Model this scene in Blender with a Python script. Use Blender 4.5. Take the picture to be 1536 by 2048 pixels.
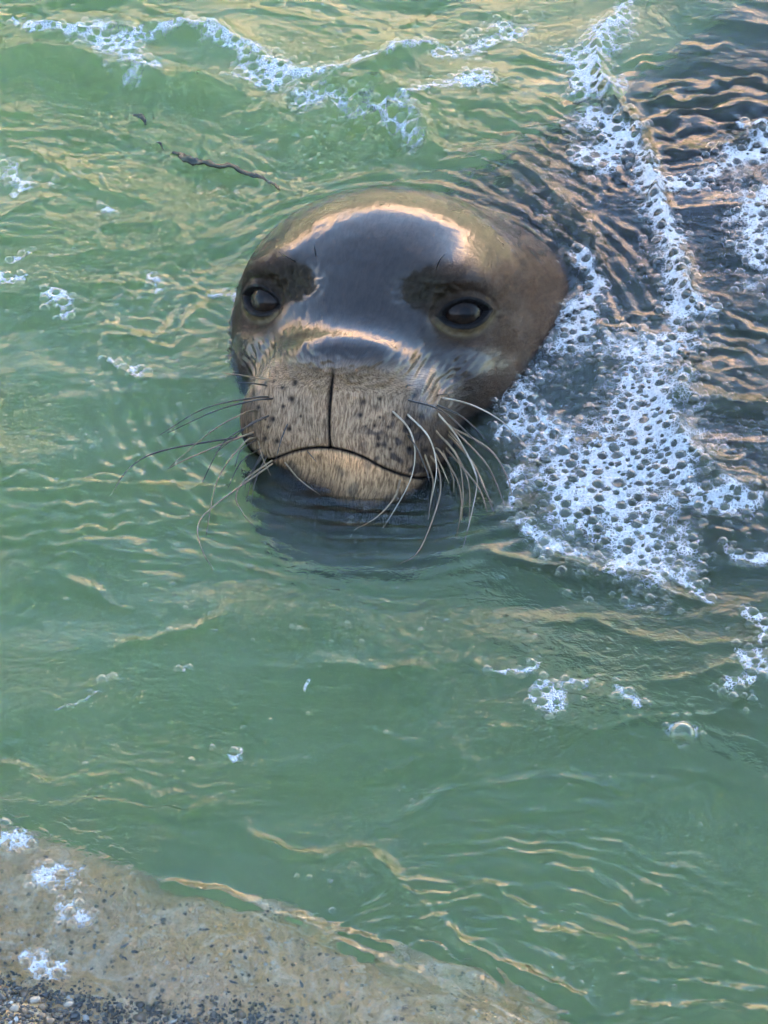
import bpy, bmesh, math, random
import numpy as np
from mathutils import Vector, Matrix
from mathutils.bvhtree import BVHTree

for o in list(bpy.data.objects):
    bpy.data.objects.remove(o, do_unlink=True)
random.seed(7)
RNG = np.random.default_rng(7)
SC = bpy.context.scene
COL = SC.collection

# ------------------------------------------------------------------ camera
PITCH = math.radians(44.0)
DIST = 2.2
FPX = 5412.0                      # focal length in photo pixels (1536 wide)
cam_d = bpy.data.cameras.new('camera')
cam_d.sensor_fit = 'HORIZONTAL'
cam_d.sensor_width = 36.0
cam_d.lens = FPX / 1536.0 * 36.0
cam_d.clip_start = 0.05
cam_d.clip_end = 500.0
cam = bpy.data.objects.new('camera', cam_d)
COL.objects.link(cam)
C_D = np.array([0.0, math.cos(PITCH), -math.sin(PITCH)])
C_U = np.array([0.0, math.sin(PITCH), math.cos(PITCH)])
C_R = np.array([1.0, 0.0, 0.0])
C_P = -DIST * C_D
cam.location = C_P
cam.rotation_euler = (math.radians(90) - PITCH, 0, 0)
SC.camera = cam

# ------------------------------------------------------------------ sky, sun, exposure
SUN_EL = math.radians(19.0)
SUN_AZ = math.radians(200.0)      # compass-like: 0 = +y (far side), clockwise; sun stands behind the camera
world = bpy.data.worlds.new('World')
SC.world = world
world.use_nodes = True
wn = world.node_tree.nodes
wl = world.node_tree.links
bg = wn['Background']
sky = wn.new('ShaderNodeTexSky')
sky.sky_type = 'NISHITA'
sky.sun_disc = False
sky.sun_elevation = SUN_EL
sky.sun_rotation = SUN_AZ
sky.altitude = 10
sky.dust_density = 0.6
sky.ozone_density = 1.6
wl.new(sky.outputs[0], bg.inputs[0])
bg.inputs[1].default_value = 0.058
sun_d = bpy.data.lights.new('sun', 'SUN')
sun_d.energy = 5.0
sun_d.angle = math.radians(0.5)
sun_d.color = (1.0, 0.86, 0.67)
sun = bpy.data.objects.new('sun', sun_d)
COL.objects.link(sun)
sd = Vector((math.sin(SUN_AZ) * math.cos(SUN_EL), math.cos(SUN_AZ) * math.cos(SUN_EL), math.sin(SUN_EL)))
sun.rotation_euler = sd.to_track_quat('Z', 'Y').to_euler()
sun.location = sd * 30
SC.view_settings.view_transform = 'Standard'
SC.view_settings.look = 'None'
SC.view_settings.gamma = 1.0
SC.view_settings.use_curve_mapping = False
SC.view_settings.exposure = 4.3
SC.render.engine = 'CYCLES'
cy = SC.cycles
cy.use_denoising = True
cy.use_adaptive_sampling = True
cy.adaptive_threshold = 0.04
cy.adaptive_min_samples = 12
cy.max_bounces = 10
cy.diffuse_bounces = 3
cy.glossy_bounces = 4
cy.transmission_bounces = 8
cy.transparent_max_bounces = 24
cy.volume_bounces = 3
cy.caustics_reflective = True
cy.caustics_refractive = True
cy.sample_clamp_indirect = 6.0
cy.blur_glossy = 0.3


# ------------------------------------------------------------------ helpers
def px(u, v, z=0.0):
    """photo pixel -> point on the horizontal plane at height z"""
    d = C_D + (u - 768.0) / FPX * C_R + (1024.0 - v) / FPX * C_U
    t = (z - C_P[2]) / d[2]
    return C_P + t * d


def px_depth(u, v, depth):
    """photo pixel -> point at a given distance along the view axis"""
    return C_P + depth * (C_D + (u - 768.0) / FPX * C_R + (1024.0 - v) / FPX * C_U)


def smooth(a, b, x):
    t = np.clip((x - a) / (b - a), 0, 1)
    return t * t * (3 - 2 * t)


_perm = np.random.default_rng(3).permutation(256)
_perm = np.concatenate([_perm, _perm]).astype(np.int64)
_g2 = np.stack([np.cos(np.arange(256) * 2 * np.pi / 256 * 37), np.sin(np.arange(256) * 2 * np.pi / 256 * 37)], 1)


def noise2(x, y, seed=0):
    x = np.asarray(x, float) + seed * 17.31
    y = np.asarray(y, float) - seed * 9.77
    xi = np.floor(x).astype(np.int64)
    yi = np.floor(y).astype(np.int64)
    fx = x - xi
    fy = y - yi
    u = fx * fx * fx * (fx * (fx * 6 - 15) + 10)
    v = fy * fy * fy * (fy * (fy * 6 - 15) + 10)

    def g(ix, iy, dx, dy):
        h = _perm[(_perm[ix & 255] + iy) & 255]
        gg = _g2[h]
        return gg[..., 0] * dx + gg[..., 1] * dy
    a = g(xi, yi, fx, fy)
    b = g(xi + 1, yi, fx - 1, fy)
    c = g(xi, yi + 1, fx, fy - 1)
    d = g(xi + 1, yi + 1, fx - 1, fy - 1)
    return ((a + u * (b - a)) + v * ((c + u * (d - c)) - (a + u * (b - a)))) * 1.5


def seg_dist(x, y, pts):
    """distance to a polyline in the plane, arc fraction 0..1 and signed side"""
    pts = np.asarray(pts, float)
    L = np.hypot(*(pts[1:, :2] - pts[:-1, :2]).T)
    cum = np.concatenate([[0], np.cumsum(L)])
    best = np.full(np.shape(x), 1e9)
    frac = np.zeros(np.shape(x))
    side = np.ones(np.shape(x))
    for i in range(len(pts) - 1):
        ax, ay = pts[i, :2]
        bx, by = pts[i + 1, :2]
        ex, ey = bx - ax, by - ay
        t = np.clip(((x - ax) * ex + (y - ay) * ey) / (ex * ex + ey * ey + 1e-12), 0, 1)
        dx = x - (ax + t * ex)
        dy = y - (ay + t * ey)
        d = np.hypot(dx, dy)
        m = d < best
        best = np.where(m, d, best)
        frac = np.where(m, (cum[i] + t * L[i]) / cum[-1], frac)
        side = np.where(m, np.sign(ex * dy - ey * dx), side)
    return best, frac, side


def catmull(pts, n=6):
    p = np.asarray(pts, float)
    p = np.vstack([2 * p[0] - p[1], p, 2 * p[-1] - p[-2]])
    out = []
    for i in range(1, len(p) - 2):
        for k in range(n):
            t = k / n
            out.append(0.5 * ((2 * p[i]) + (-p[i - 1] + p[i + 1]) * t + (2 * p[i - 1] - 5 * p[i] + 4 * p[i + 1] - p[i + 2]) * t * t
                              + (-p[i - 1] + 3 * p[i] - 3 * p[i + 1] + p[i + 2]) * t ** 3))
    out.append(p[-2])
    return np.array(out)


def mesh_np(name, verts, faces, smooth_shade=True):
    me = bpy.data.meshes.new(name)
    verts = np.ascontiguousarray(verts, dtype=np.float32)
    faces = np.ascontiguousarray(faces, dtype=np.int32)
    nf, k = faces.shape
    me.vertices.add(len(verts))
    me.vertices.foreach_set('co', verts.ravel())
    me.loops.add(nf * k)
    me.loops.foreach_set('vertex_index', faces.ravel())
    me.polygons.add(nf)
    me.polygons.foreach_set('loop_start', np.arange(0, nf * k, k, dtype=np.int32))
    me.update(calc_edges=True)
    me.validate()
    if smooth_shade:
        me.polygons.foreach_set('use_smooth', np.ones(len(me.polygons), bool))
    me.update()
    return me


def obj(name, me, mat=None, parent=None):
    o = bpy.data.objects.new(name, me)
    COL.objects.link(o)
    if mat is not None:
        me.materials.append(mat)
    if parent is not None:
        o.parent = parent
    return o


def tag(o, label=None, cat=None, group=None, kind=None):
    if label:
        o['label'] = label
    if cat:
        o['category'] = cat
    if group:
        o['group'] = group
    if kind:
        o['kind'] = kind
    return o


def fattr(me, name, data):
    a = me.attributes.new(name, 'FLOAT', 'POINT')
    a.data.foreach_set('value', np.ascontiguousarray(data, dtype=np.float32).ravel())


def cattr(me, name, data):
    a = me.attributes.new(name, 'FLOAT_COLOR', 'POINT')
    d = np.concatenate([data, np.ones((len(data), 1))], 1)
    a.data.foreach_set('color', np.ascontiguousarray(d, dtype=np.float32).ravel())


def vattr(me, name, data):
    a = me.attributes.new(name, 'FLOAT_VECTOR', 'POINT')
    a.data.foreach_set('vector', np.ascontiguousarray(data, dtype=np.float32).ravel())


class NT:
    """small node-tree builder"""
    def __init__(self, name):
        self.m = bpy.data.materials.new(name)
        self.m.use_nodes = True
        self.t = self.m.node_tree
        self.t.nodes.clear()
        self.out = self.n('ShaderNodeOutputMaterial')

    def n(self, typ, **kw):
        nd = self.t.nodes.new(typ)
        for k, v in kw.items():
            setattr(nd, k, v)
        return nd

    def set(self, sock, v):
        if hasattr(v, 'is_linked') or hasattr(v, 'links'):
            self.t.links.new(v, sock)
        else:
            if sock.type == 'RGBA' and len(v) == 3:
                v = (*v, 1)
            sock.default_value = v

    def attr(self, name, out='Fac'):
        nd = self.n('ShaderNodeAttribute', attribute_name=name)
        return nd.outputs[out]

    def math(self, op, a, b=0.0, c=0.0, clamp=False):
        nd = self.n('ShaderNodeMath', operation=op, use_clamp=clamp)
        self.set(nd.inputs[0], a)
        self.set(nd.inputs[1], b)
        self.set(nd.inputs[2], c)
        return nd.outputs[0]

    def mixc(self, f, a, b, blend='MIX'):
        nd = self.n('ShaderNodeMix', data_type='RGBA', blend_type=blend)
        self.set(nd.inputs[0], f)
        self.set(nd.inputs[6], a)
        self.set(nd.inputs[7], b)
        return nd.outputs[2]

    def ramp(self, f, a, b, lo=0.0, hi=1.0):
        nd = self.n('ShaderNodeMapRange', clamp=True, interpolation_type='SMOOTHSTEP')
        self.set(nd.inputs[0], f)
        self.set(nd.inputs[1], a)
        self.set(nd.inputs[2], b)
        self.set(nd.inputs[3], lo)
        self.set(nd.inputs[4], hi)
        return nd.outputs[0]

    def noise(self, vec, scale, detail=3.0, rough=0.5, dist=0.0, out='Fac'):
        nd = self.n('ShaderNodeTexNoise')
        if vec is not None:
            self.set(nd.inputs['Vector'], vec)
        self.set(nd.inputs['Scale'], scale)
        nd.inputs['Detail'].default_value = detail
        nd.inputs['Roughness'].default_value = rough
        nd.inputs['Distortion'].default_value = dist
        return nd.outputs[out]

    def voro(self, vec, scale, feature='F1', rnd=1.0, out='Distance'):
        nd = self.n('ShaderNodeTexVoronoi', feature=feature)
        if vec is not None:
            self.set(nd.inputs['Vector'], vec)
        self.set(nd.inputs['Scale'], scale)
        nd.inputs['Randomness'].default_value = rnd
        return nd.outputs[out]

    def coord(self, which='Object'):
        return self.n('ShaderNodeTexCoord').outputs[which]

    def mapping(self, vec, scale=(1, 1, 1), rot=(0, 0, 0)):
        nd = self.n('ShaderNodeMapping')
        self.set(nd.inputs[0], vec)
        nd.inputs['Scale'].default_value = scale
        nd.inputs['Rotation'].default_value = rot
        return nd.outputs[0]

    def bump(self, h, strength, dist, normal=None):
        nd = self.n('ShaderNodeBump')
        self.set(nd.inputs['Strength'], strength)
        nd.inputs['Distance'].default_value = dist
        self.set(nd.inputs['Height'], h)
        if normal is not None:
            self.set(nd.inputs['Normal'], normal)
        return nd.outputs[0]

    def principled(self, **kw):
        nd = self.n('ShaderNodeBsdfPrincipled')
        for k, v in kw.items():
            self.set(nd.inputs[k.replace('_', ' ')], v)
        return nd

    def surf(self, s):
        self.t.links.new(s, self.out.inputs['Surface'])
        return self.m


# ------------------------------------------------------------------ materials
def mat_water():
    t = NT('sea_water')
    co = t.coord('Object')
    n1 = t.noise(t.mapping(co, (1, 1.7, 1)), 75.0, 3.0, 0.55, 0.6)
    n2 = t.noise(t.mapping(co, (1, 1.5, 1)), 210.0, 3.0, 0.6, 0.8)
    chop = t.attr('chop')
    b1 = t.bump(n1, t.math('MULTIPLY', chop, 0.45), 0.004)
    b2 = t.bump(n2, t.math('MULTIPLY_ADD', chop, 0.35, 0.15), 0.0012, b1)
    g = t.principled(Base_Color=(1, 1, 1), Roughness=0.02, IOR=1.41, Transmission_Weight=1.0, Normal=b2)
    t.surf(g.outputs[0])
    v = t.n('ShaderNodeVolumePrincipled')
    v.inputs['Color'].default_value = WATER_SCATTER
    v.inputs['Absorption Color'].default_value = (0, 0, 0, 1)
    v.inputs['Density'].default_value = WATER_DENSITY
    v.inputs['Anisotropy'].default_value = 0.0
    t.t.links.new(v.outputs[0], t.out.inputs['Volume'])
    t.m.cycles.homogeneous_volume = True
    return t.m


WATER_SCATTER = (0.72, 0.93, 0.42, 1)
WATER_DENSITY = 2.5


def mat_seal():
    t = NT('seal_skin')
    col = t.attr('col', 'Color')
    fur = t.attr('fur', 'Vector')
    co = t.coord('Object')
    strand = t.noise(fur, 0.55, 5.0, 0.7, 0.3)
    fine = t.noise(co, 420.0, 3.0, 0.6)
    big = t.noise(co, 26.0, 5.0, 0.6)
    f1 = t.ramp(strand, 0.36, 0.62, 0.0, 1.0)
    furry = t.attr('furry')
    amt = t.math('MULTIPLY_ADD', furry, 0.65, 0.28)
    dark = t.mixc(1.0, col, (0.30, 0.28, 0.27), 'MULTIPLY')
    c1 = t.mixc(t.math('MULTIPLY', t.math('SUBTRACT', 1.0, f1), amt), col, dark)
    lite = t.mixc(1.0, c1, (1.5, 1.42, 1.35), 'MULTIPLY')
    c2 = t.mixc(t.ramp(big, 0.35, 0.72, 0.0, 0.7), c1, lite)
    mot = t.noise(co, 95.0, 5.0, 0.7, 0.6)
    c2 = t.mixc(t.ramp(mot, 0.46, 0.30, 0.0, 0.6), c2, t.mixc(1.0, c2, (0.45, 0.43, 0.42), 'MULTIPLY'))
    wet = t.attr('wet')
    wn_ = t.noise(co, 38.0, 4.0, 0.6, 0.8)
    wetm = t.math('ADD', wet, t.math('MULTIPLY', t.math('SUBTRACT', wn_, 0.5), 0.5), clamp=True)
    wets = t.ramp(wetm, 0.30, 0.62, 0.0, 1.0)
    bh = t.math('ADD', t.math('MULTIPLY', strand, 0.8), t.math('MULTIPLY', fine, 0.4))
    dry = t.math('SUBTRACT', 1.0, wets)
    b = t.bump(bh, t.math('MULTIPLY_ADD', dry, 0.75, 0.12), 0.0024)
    cb = t.bump(t.math('ADD', t.noise(co, 60.0, 3.0, 0.6, 0.5), t.math('MULTIPLY', strand, 0.35)), t.math('MULTIPLY_ADD', dry, 0.50, 0.13), 0.0045)
    p = t.principled(Base_Color=c2, Roughness=0.55, IOR=1.33, Normal=b,
                     Coat_Weight=t.math('MULTIPLY', t.attr('air'), t.math('MULTIPLY_ADD', wets, 0.92, 0.05)), Coat_Roughness=t.math('MULTIPLY_ADD', dry, 0.22, 0.035),
                     Coat_IOR=1.46, Coat_Normal=cb)
    t.set(p.inputs['Specular IOR Level'], t.math('MULTIPLY', t.attr('air'), 0.12))      # skin under water hardly mirrors
    t.surf(p.outputs[0])
    return t.m


def mat_simple(name, col, rough=0.5, coat=0.0, spec=0.5, noise_amt=0.0, scale=50.0, col2=None):
    t = NT(name)
    c = col
    if col2 is not None:
        n = t.noise(t.coord('Object'), scale, 4.0, 0.6)
        c = t.mixc(t.ramp(n, 0.35, 0.65), col, col2)
    p = t.principled(Base_Color=c, Roughness=rough, Coat_Weight=coat, Coat_Roughness=0.03)
    p.inputs['Specular IOR Level'].default_value = spec
    t.surf(p.outputs[0])
    return t.m


# ------------------------------------------------------------------ the lie of the water (real height field)
HEAD_XY = px(770, 700)[:2]

# crests of the wavelets, traced as photo pixels -> water plane: (points, height m, half width m, skew)
CRESTS = [
    ([(-60, 150), (60, 118), (180, 130), (330, 165), (440, 180), (520, 225), (600, 290), (690, 340)], 0.014, 0.016, 0.6),
    ([(0, 62), (160, 68), (300, 62), (420, 72), (500, 110), (590, 165), (700, 155), (830, 105), (960, 80)], 0.013, 0.014, 0.5),
    ([(560, 180), (660, 200), (760, 205), (820, 240), (850, 300), (840, 345)], 0.020, 0.020, 0.3),
    ([(1250, 10), (1190, 110), (1215, 190), (1270, 265), (1305, 360), (1330, 470), (1370, 570), (1395, 650)], 0.016, 0.011, 0.4),
    ([(1310, 300), (1400, 300), (1480, 280), (1560, 240)], 0.010, 0.012, 0.4),
    ([(900, 320), (1010, 330), (1110, 400), (1180, 480), (1205, 570)], 0.008, 0.010, 0.3),
    ([(860, 345), (960, 340), (1060, 400), (1120, 480), (1140, 560)], 0.006, 0.008, 0.2),
    ([(1400, 720), (1350, 790), (1340, 850), (1390, 930), (1460, 980), (1560, 990)], 0.012, 0.020, 0.3),
    ([(1330, 800), (1420, 810), (1500, 820), (1580, 830)], 0.012, 0.014, 0.4),
    ([(1080, 1100), (1180, 1140), (1290, 1165), (1370, 1205), (1440, 1210)], 0.006, 0.009, 0.3),
    ([(960, 1100), (1060, 1130), (1180, 1150), (1300, 1200), (1370, 1230)], 0.005, 0.007, 0.3),
    ([(1080, 1250), (1190, 1245), (1260, 1280), (1330, 1290), (1420, 1300), (1470, 1285)], 0.004, 0.006, 0.2),
    ([(1280, 1375), (1370, 1365), (1440, 1345), (1500, 1340)], 0.004, 0.006, 0.2),
    ([(-10, 290), (60, 310), (130, 350), (200, 385), (280, 400), (330, 425), (360, 470), (390, 530)], 0.005, 0.005, 0.2),
    ([(330, 300), (400, 325), (480, 345), (540, 370), (568, 400)], 0.006, 0.006, 0.5),
    ([(-10, 985), (90, 985), (160, 970), (260, 968), (380, 975), (470, 960)], 0.004, 0.006, 0.3),
    ([(220, 1295), (290, 1290), (370, 1270), (430, 1245), (480, 1200)], 0.004, 0.006, 0.2),
    ([(130, 1600), (220, 1610), (300, 1625), (390, 1620), (440, 1590)], 0.006, 0.007, 0.3),
    ([(-10, 1540), (50, 1550), (90, 1590)], 0.005, 0.007, 0.2),
    ([(470, 1620), (540, 1690), (640, 1710), (730, 1700), (800, 1770), (880, 1850), (960, 1905), (1060, 1960), (1160, 2000), (1240, 2040)], 0.006, 0.006, 0.3),
    ([(920, 1750), (1020, 1800), (1070, 1860), (1160, 1880), (1230, 1875), (1290, 1920), (1350, 1935)], 0.005, 0.006, 0.3),
    ([(1240, 2010), (1340, 2020), (1440, 2025), (1560, 2030)], 0.005, 0.006, 0.3),
    ([(300, 1750), (420, 1790), (560, 1830), (680, 1890), (790, 1940), (900, 1980)], 0.005, 0.007, 0.3),
    ([(640, 1855), (720, 1880), (790, 1905), (830, 1930)], 0.004, 0.005, 0.2),
    ([(600, 1330), (700, 1340), (790, 1345), (900, 1330), (980, 1335)], 0.004, 0.010, 0.2),
    ([(100, 1130), (180, 1180), (270, 1230)], 0.0025, 0.006, 0.2),
    ([(400, 660), (340, 700), (250, 660), (200, 640)], 0.0025, 0.006, 0.2),
]
CRESTS_W = [(np.array([px(u, v)[:2] for u, v in catmull(c, 4)]), h, w, k) for c, h, w, k in CRESTS]

# trains of small ripples: centre pixel, travel direction (deg), wavelength m, amplitude m, reach m (along, across), phase
TRAINS = [
    ((200, 1010), 92, 0.016, 0.00075, 0.060, 0.15), ((380, 560), 80, 0.014, 0.0004, 0.08, 0.12),
    ((150, 210), 82, 0.017, 0.0010, 0.10, 0.17), ((450, 350), 60, 0.013, 0.0008, 0.05, 0.08),
    ((1450, 220), 95, 0.024, 0.0013, 0.09, 0.14), ((1050, 240), 65, 0.019, 0.0011, 0.10, 0.14),
    ((300, 1585), 92, 0.011, 0.0009, 0.03, 0.07), ((1150, 1800), 75, 0.014, 0.0008, 0.07, 0.15),
    ((1500, 1000), 80, 0.016, 0.0012, 0.05, 0.10), ((1000, 1950), 62, 0.012, 0.0007, 0.05, 0.10),
    ((1420, 1980), 88, 0.015, 0.0008, 0.05, 0.12), ((600, 260), 70, 0.015, 0.0008, 0.05, 0.08),
    ((1130, 430), 40, 0.016, 0.0012, 0.05, 0.08), ((1420, 700), 60, 0.021, 0.0009, 0.08, 0.08),
]


def water_h(x, y):
    x = np.asarray(x, float)
    y = np.asarray(y, float)
    wx = x + 0.03 * noise2(x * 5, y * 6, 11)
    wy = y + 0.03 * noise2(x * 5, y * 6, 12)
    far = smooth(0.05, 0.55, y) * 0.50 + 0.50
    right = smooth(0.02, 0.25, x) * smooth(-0.05, 0.1, y)
    cut = smooth(-0.42, -0.25, y - 0.35 * x)          # calmer over the ledge
    amp = far * (1 - 0.50 * right) * (0.55 + 0.45 * cut)
    pz = 0.22 + 1.25 * smooth(-0.35, 0.5, noise2(x * 3.4 + 5, y * 4.2, 15))     # calm and ruffled patches
    pz = pz * (1 - 0.55 * np.exp(-((x + 0.02) / 0.20) ** 2 - ((y + 0.14) / 0.12) ** 2))
    h = 0.0135 * amp * noise2(wx * 3.6, wy * 5.2, 1)
    h += 0.0042 * amp * noise2(wx * 11, wy * 19, 2)
    n3 = noise2(wx * 26, wy * 48, 3)
    h += 0.0016 * amp * pz * (0.6 * n3 + 0.7 * (0.35 - np.abs(n3)))
    n4 = noise2(wx * 60 + 3 * noise2(x * 20, y * 20, 4), wy * 110, 5)
    patch = smooth(-0.25, 0.45, noise2(x * 7, y * 9, 6))
    h += 0.00075 * amp * pz * n4 * (0.35 + patch)
    h += 0.00028 * amp * pz * noise2(wx * 130, wy * 210, 7) * (0.3 + patch)
    q1 = 1 - np.abs(noise2(wx * 9 + 0.5 * noise2(x * 12, y * 14, 8), wy * 17, 9))
    q2 = 1 - np.abs(noise2(wx * 24 + 0.6 * noise2(x * 30, y * 34, 10), wy * 46, 13))
    h += amp * (1 + 0.9 * right) * pz * (0.0026 * q1 ** 6 + 0.0008 * q2 ** 5 * (0.3 + patch))
    near = (np.abs(x) < 0.8) & (y > -0.75) & (y < 1.2)
    if near.any():
        xs, ys = x[near], y[near]
        a = np.zeros_like(xs)
        for pts, H, w, skew in CRESTS_W:
            lo = pts.min(0) - 5 * w
            hi = pts.max(0) + 5 * w
            m = (xs > lo[0]) & (xs < hi[0]) & (ys > lo[1]) & (ys < hi[1])
            if not m.any():
                continue
            xm, ym = xs[m], ys[m]
            jx = xm + 0.004 * noise2(xm * 45, ym * 45, 21) + 0.0015 * noise2(xm * 120, ym * 120, 23)
            jy = ym + 0.004 * noise2(xm * 45, ym * 45, 22) + 0.0015 * noise2(xm * 120, ym * 120, 24)
            d, f, s = seg_dist(jx, jy, pts)
            up = np.where(s * (1 if pts[-1, 0] > pts[0, 0] else -1) > 0, 1.0, 1.0 - 0.55 * skew)   # steeper near side
            env = smooth(0, 0.12, f) * smooth(0, 0.12, 1 - f)
            e = d / (w * up)
            a[m] += H * env * (np.exp(-e * e) * 0.6 + 0.4 * np.exp(-2.2 * e)) * (0.75 + 0.5 * noise2(xm * 30, ym * 30, 25))
        for (c, ang, lam, am, ra, rc) in TRAINS:
            c = px(*c)
            th = math.radians(ang)
            dx, dy = xs - c[0], ys - c[1]
            al = dx * math.cos(th) + dy * math.sin(th)
            ac = -dx * math.sin(th) + dy * math.cos(th)
            al = al + 2.2 * ac * ac + 0.011 * noise2(xs * 16, ys * 18, 31) + 0.55 * lam * noise2(xs * 48, ys * 40, 33)
            e = np.exp(-(al / ra) ** 2 - (ac / rc) ** 2)
            m = e > 0.01
            a[m] += 1.15 * am * e[m] * np.sin(al[m] * 2 * math.pi / lam) * (0.35 + 1.1 * smooth(-0.3, 0.5, noise2(xs[m] * 24, ys[m] * 30, 32)))
        # ripples running out from the chin and a small rise of the water against the head
        r = np.hypot(xs - HEAD_XY[0], (ys - HEAD_XY[1]))
        a += 0.0007 * np.exp(-((r - 0.22) / 0.06) ** 2) * np.sin(r * 2 * math.pi / 0.017 + 2 * noise2(xs * 15, ys * 15, 41))
        # the broken lump of green water behind the head
        g = px(720, 260)
        q = np.exp(-((xs - g[0]) / 0.06) ** 2 - ((ys - g[1]) / 0.05) ** 2)
        a += q * (0.016 + 0.016 * noise2(xs * 45, ys * 55, 42) + 0.007 * noise2(xs * 110, ys * 130, 43))
        h[near] += a
    return h


# ------------------------------------------------------------------ setting
def grid_mesh(name, xs, ys, zfun, mat, attrs=None):
    X, Y = np.meshgrid(xs, ys)
    Z = zfun(X, Y)
    nx, ny = len(xs), len(ys)
    V = np.stack([X, Y, Z], -1).reshape(-1, 3)
    i = np.arange(nx * ny).reshape(ny, nx)
    F = np.stack([i[:-1, :-1], i[:-1, 1:], i[1:, 1:], i[1:, :-1]], -1).reshape(-1, 4)
    return V, F, nx, ny


def graded(lo, hi, step, out_lo, out_hi, grow=1.18, big=0.6):
    core = np.arange(lo, hi + step * 0.5, step)
    up, s = [core[-1]], step
    while up[-1] < out_hi:
        s = min(s * grow, big)
        up.append(up[-1] + s)
    dn, s = [core[0]], step
    while dn[-1] > out_lo:
        s = min(s * grow, big)
        dn.append(dn[-1] - s)
    return np.concatenate([dn[:0:-1], core, up[1:]])


WATER_STEP = 0.0016


def build_water():
    xs = graded(-0.46, 0.46, WATER_STEP, -14, 14)
    ys = graded(-0.56, 0.82, WATER_STEP, -1.35, 8.2)
    V, F, nx, ny = grid_mesh('sea_water', xs, ys, water_h, None)
    n = len(V)
    i = np.arange(n).reshape(ny, nx)
    ring = np.concatenate([i[0, :], i[1:, -1], i[-1, -2::-1], i[-2:0:-1, 0]])
    B = V[ring].copy()
    B[:, 2] = -0.95
    ids = n + np.arange(len(ring))
    nxt = np.roll(np.arange(len(ring)), -1)
    S = np.stack([ring, ids, ids[nxt], ring[nxt]], -1)
    c = n + len(ring)
    V2 = np.concatenate([V, B, [[V[:, 0].mean(), V[:, 1].mean(), -0.95]]])
    T = np.stack([ids[nxt], ids, np.full(len(ring), c)], -1)
    T4 = np.concatenate([T, T[:, 2:]], 1)
    me = bpy.data.meshes.new('sea_water')
    quads = np.concatenate([F, S]).astype(np.int32)
    tris = T.astype(np.int32)
    me.vertices.add(len(V2))
    me.vertices.foreach_set('co', V2.astype(np.float32).ravel())
    me.loops.add(quads.size + tris.size)
    me.loops.foreach_set('vertex_index', np.concatenate([quads.ravel(), tris.ravel()]))
    me.polygons.add(len(quads) + len(tris))
    ls = np.concatenate([np.arange(len(quads)) * 4, quads.size + np.arange(len(tris)) * 3]).astype(np.int32)
    me.polygons.foreach_set('loop_start', ls)
    me.update(calc_edges=True)
    sm = np.ones(len(me.polygons), bool)
    sm[len(F):] = False
    me.polygons.foreach_set('use_smooth', sm)
    x, y = V2[:, 0], V2[:, 1]
    chop = 0.35 + 0.9 * smooth(-0.2, 0.4, noise2(x * 6, y * 8, 51)) + 0.25 * smooth(0.1, 0.5, y)
    chop *= 0.45 + 0.55 * smooth(-0.45, -0.25, y - 0.35 * x)
    chop *= 1 - 0.55 * smooth(0.02, 0.2, x) * smooth(-0.05, 0.1, y)
    fattr(me, 'chop', chop)
    me.update()
    return tag(obj('sea_water', me, mat_water()), kind='structure')


EDGE_PTS = np.array([px(u, v, -0.02)[:2] for u, v in [(-900, 1580), (-300, 1600), (0, 1650), (160, 1680), (330, 1740), (480, 1800), (640, 1850), (800, 1925), (960, 1985), (1100, 2050), (1300, 2120), (1700, 2230), (2400, 2330)]])
EDGE_PTS = np.vstack([[-14, EDGE_PTS[0, 1] + 0.2], EDGE_PTS, [14, EDGE_PTS[-1, 1] - 0.3]])


def ledge_z(x, y):
    x = np.asarray(x, float)
    y = np.asarray(y, float)
    near = np.interp(x, EDGE_PTS[:, 0], EDGE_PTS[:, 1])
    s = (near - y) * 0.88 + 0.030 * noise2(x * 8, y * 8, 61) + 0.012 * noise2(x * 26, y * 26, 62)
    z = -0.030 + 0.20 * np.minimum(np.maximum(s, 0), 0.5) + 0.02 * smooth(0.5, 1.5, s)
    z -= 0.06 * smooth(0.02, -0.05, s) + 0.55 * smooth(-0.01, -0.13, s)
    rough = 0.0060 * noise2(x * 18, y * 18, 63) - 0.004 * smooth(0.30, 0.55, noise2(x * 42, y * 42, 66)) + 0.0024 * noise2(x * 60, y * 60, 64) + 0.0010 * noise2(x * 150, y * 150, 65)
    return z + rough * smooth(-0.1, 0.02, s)


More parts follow.
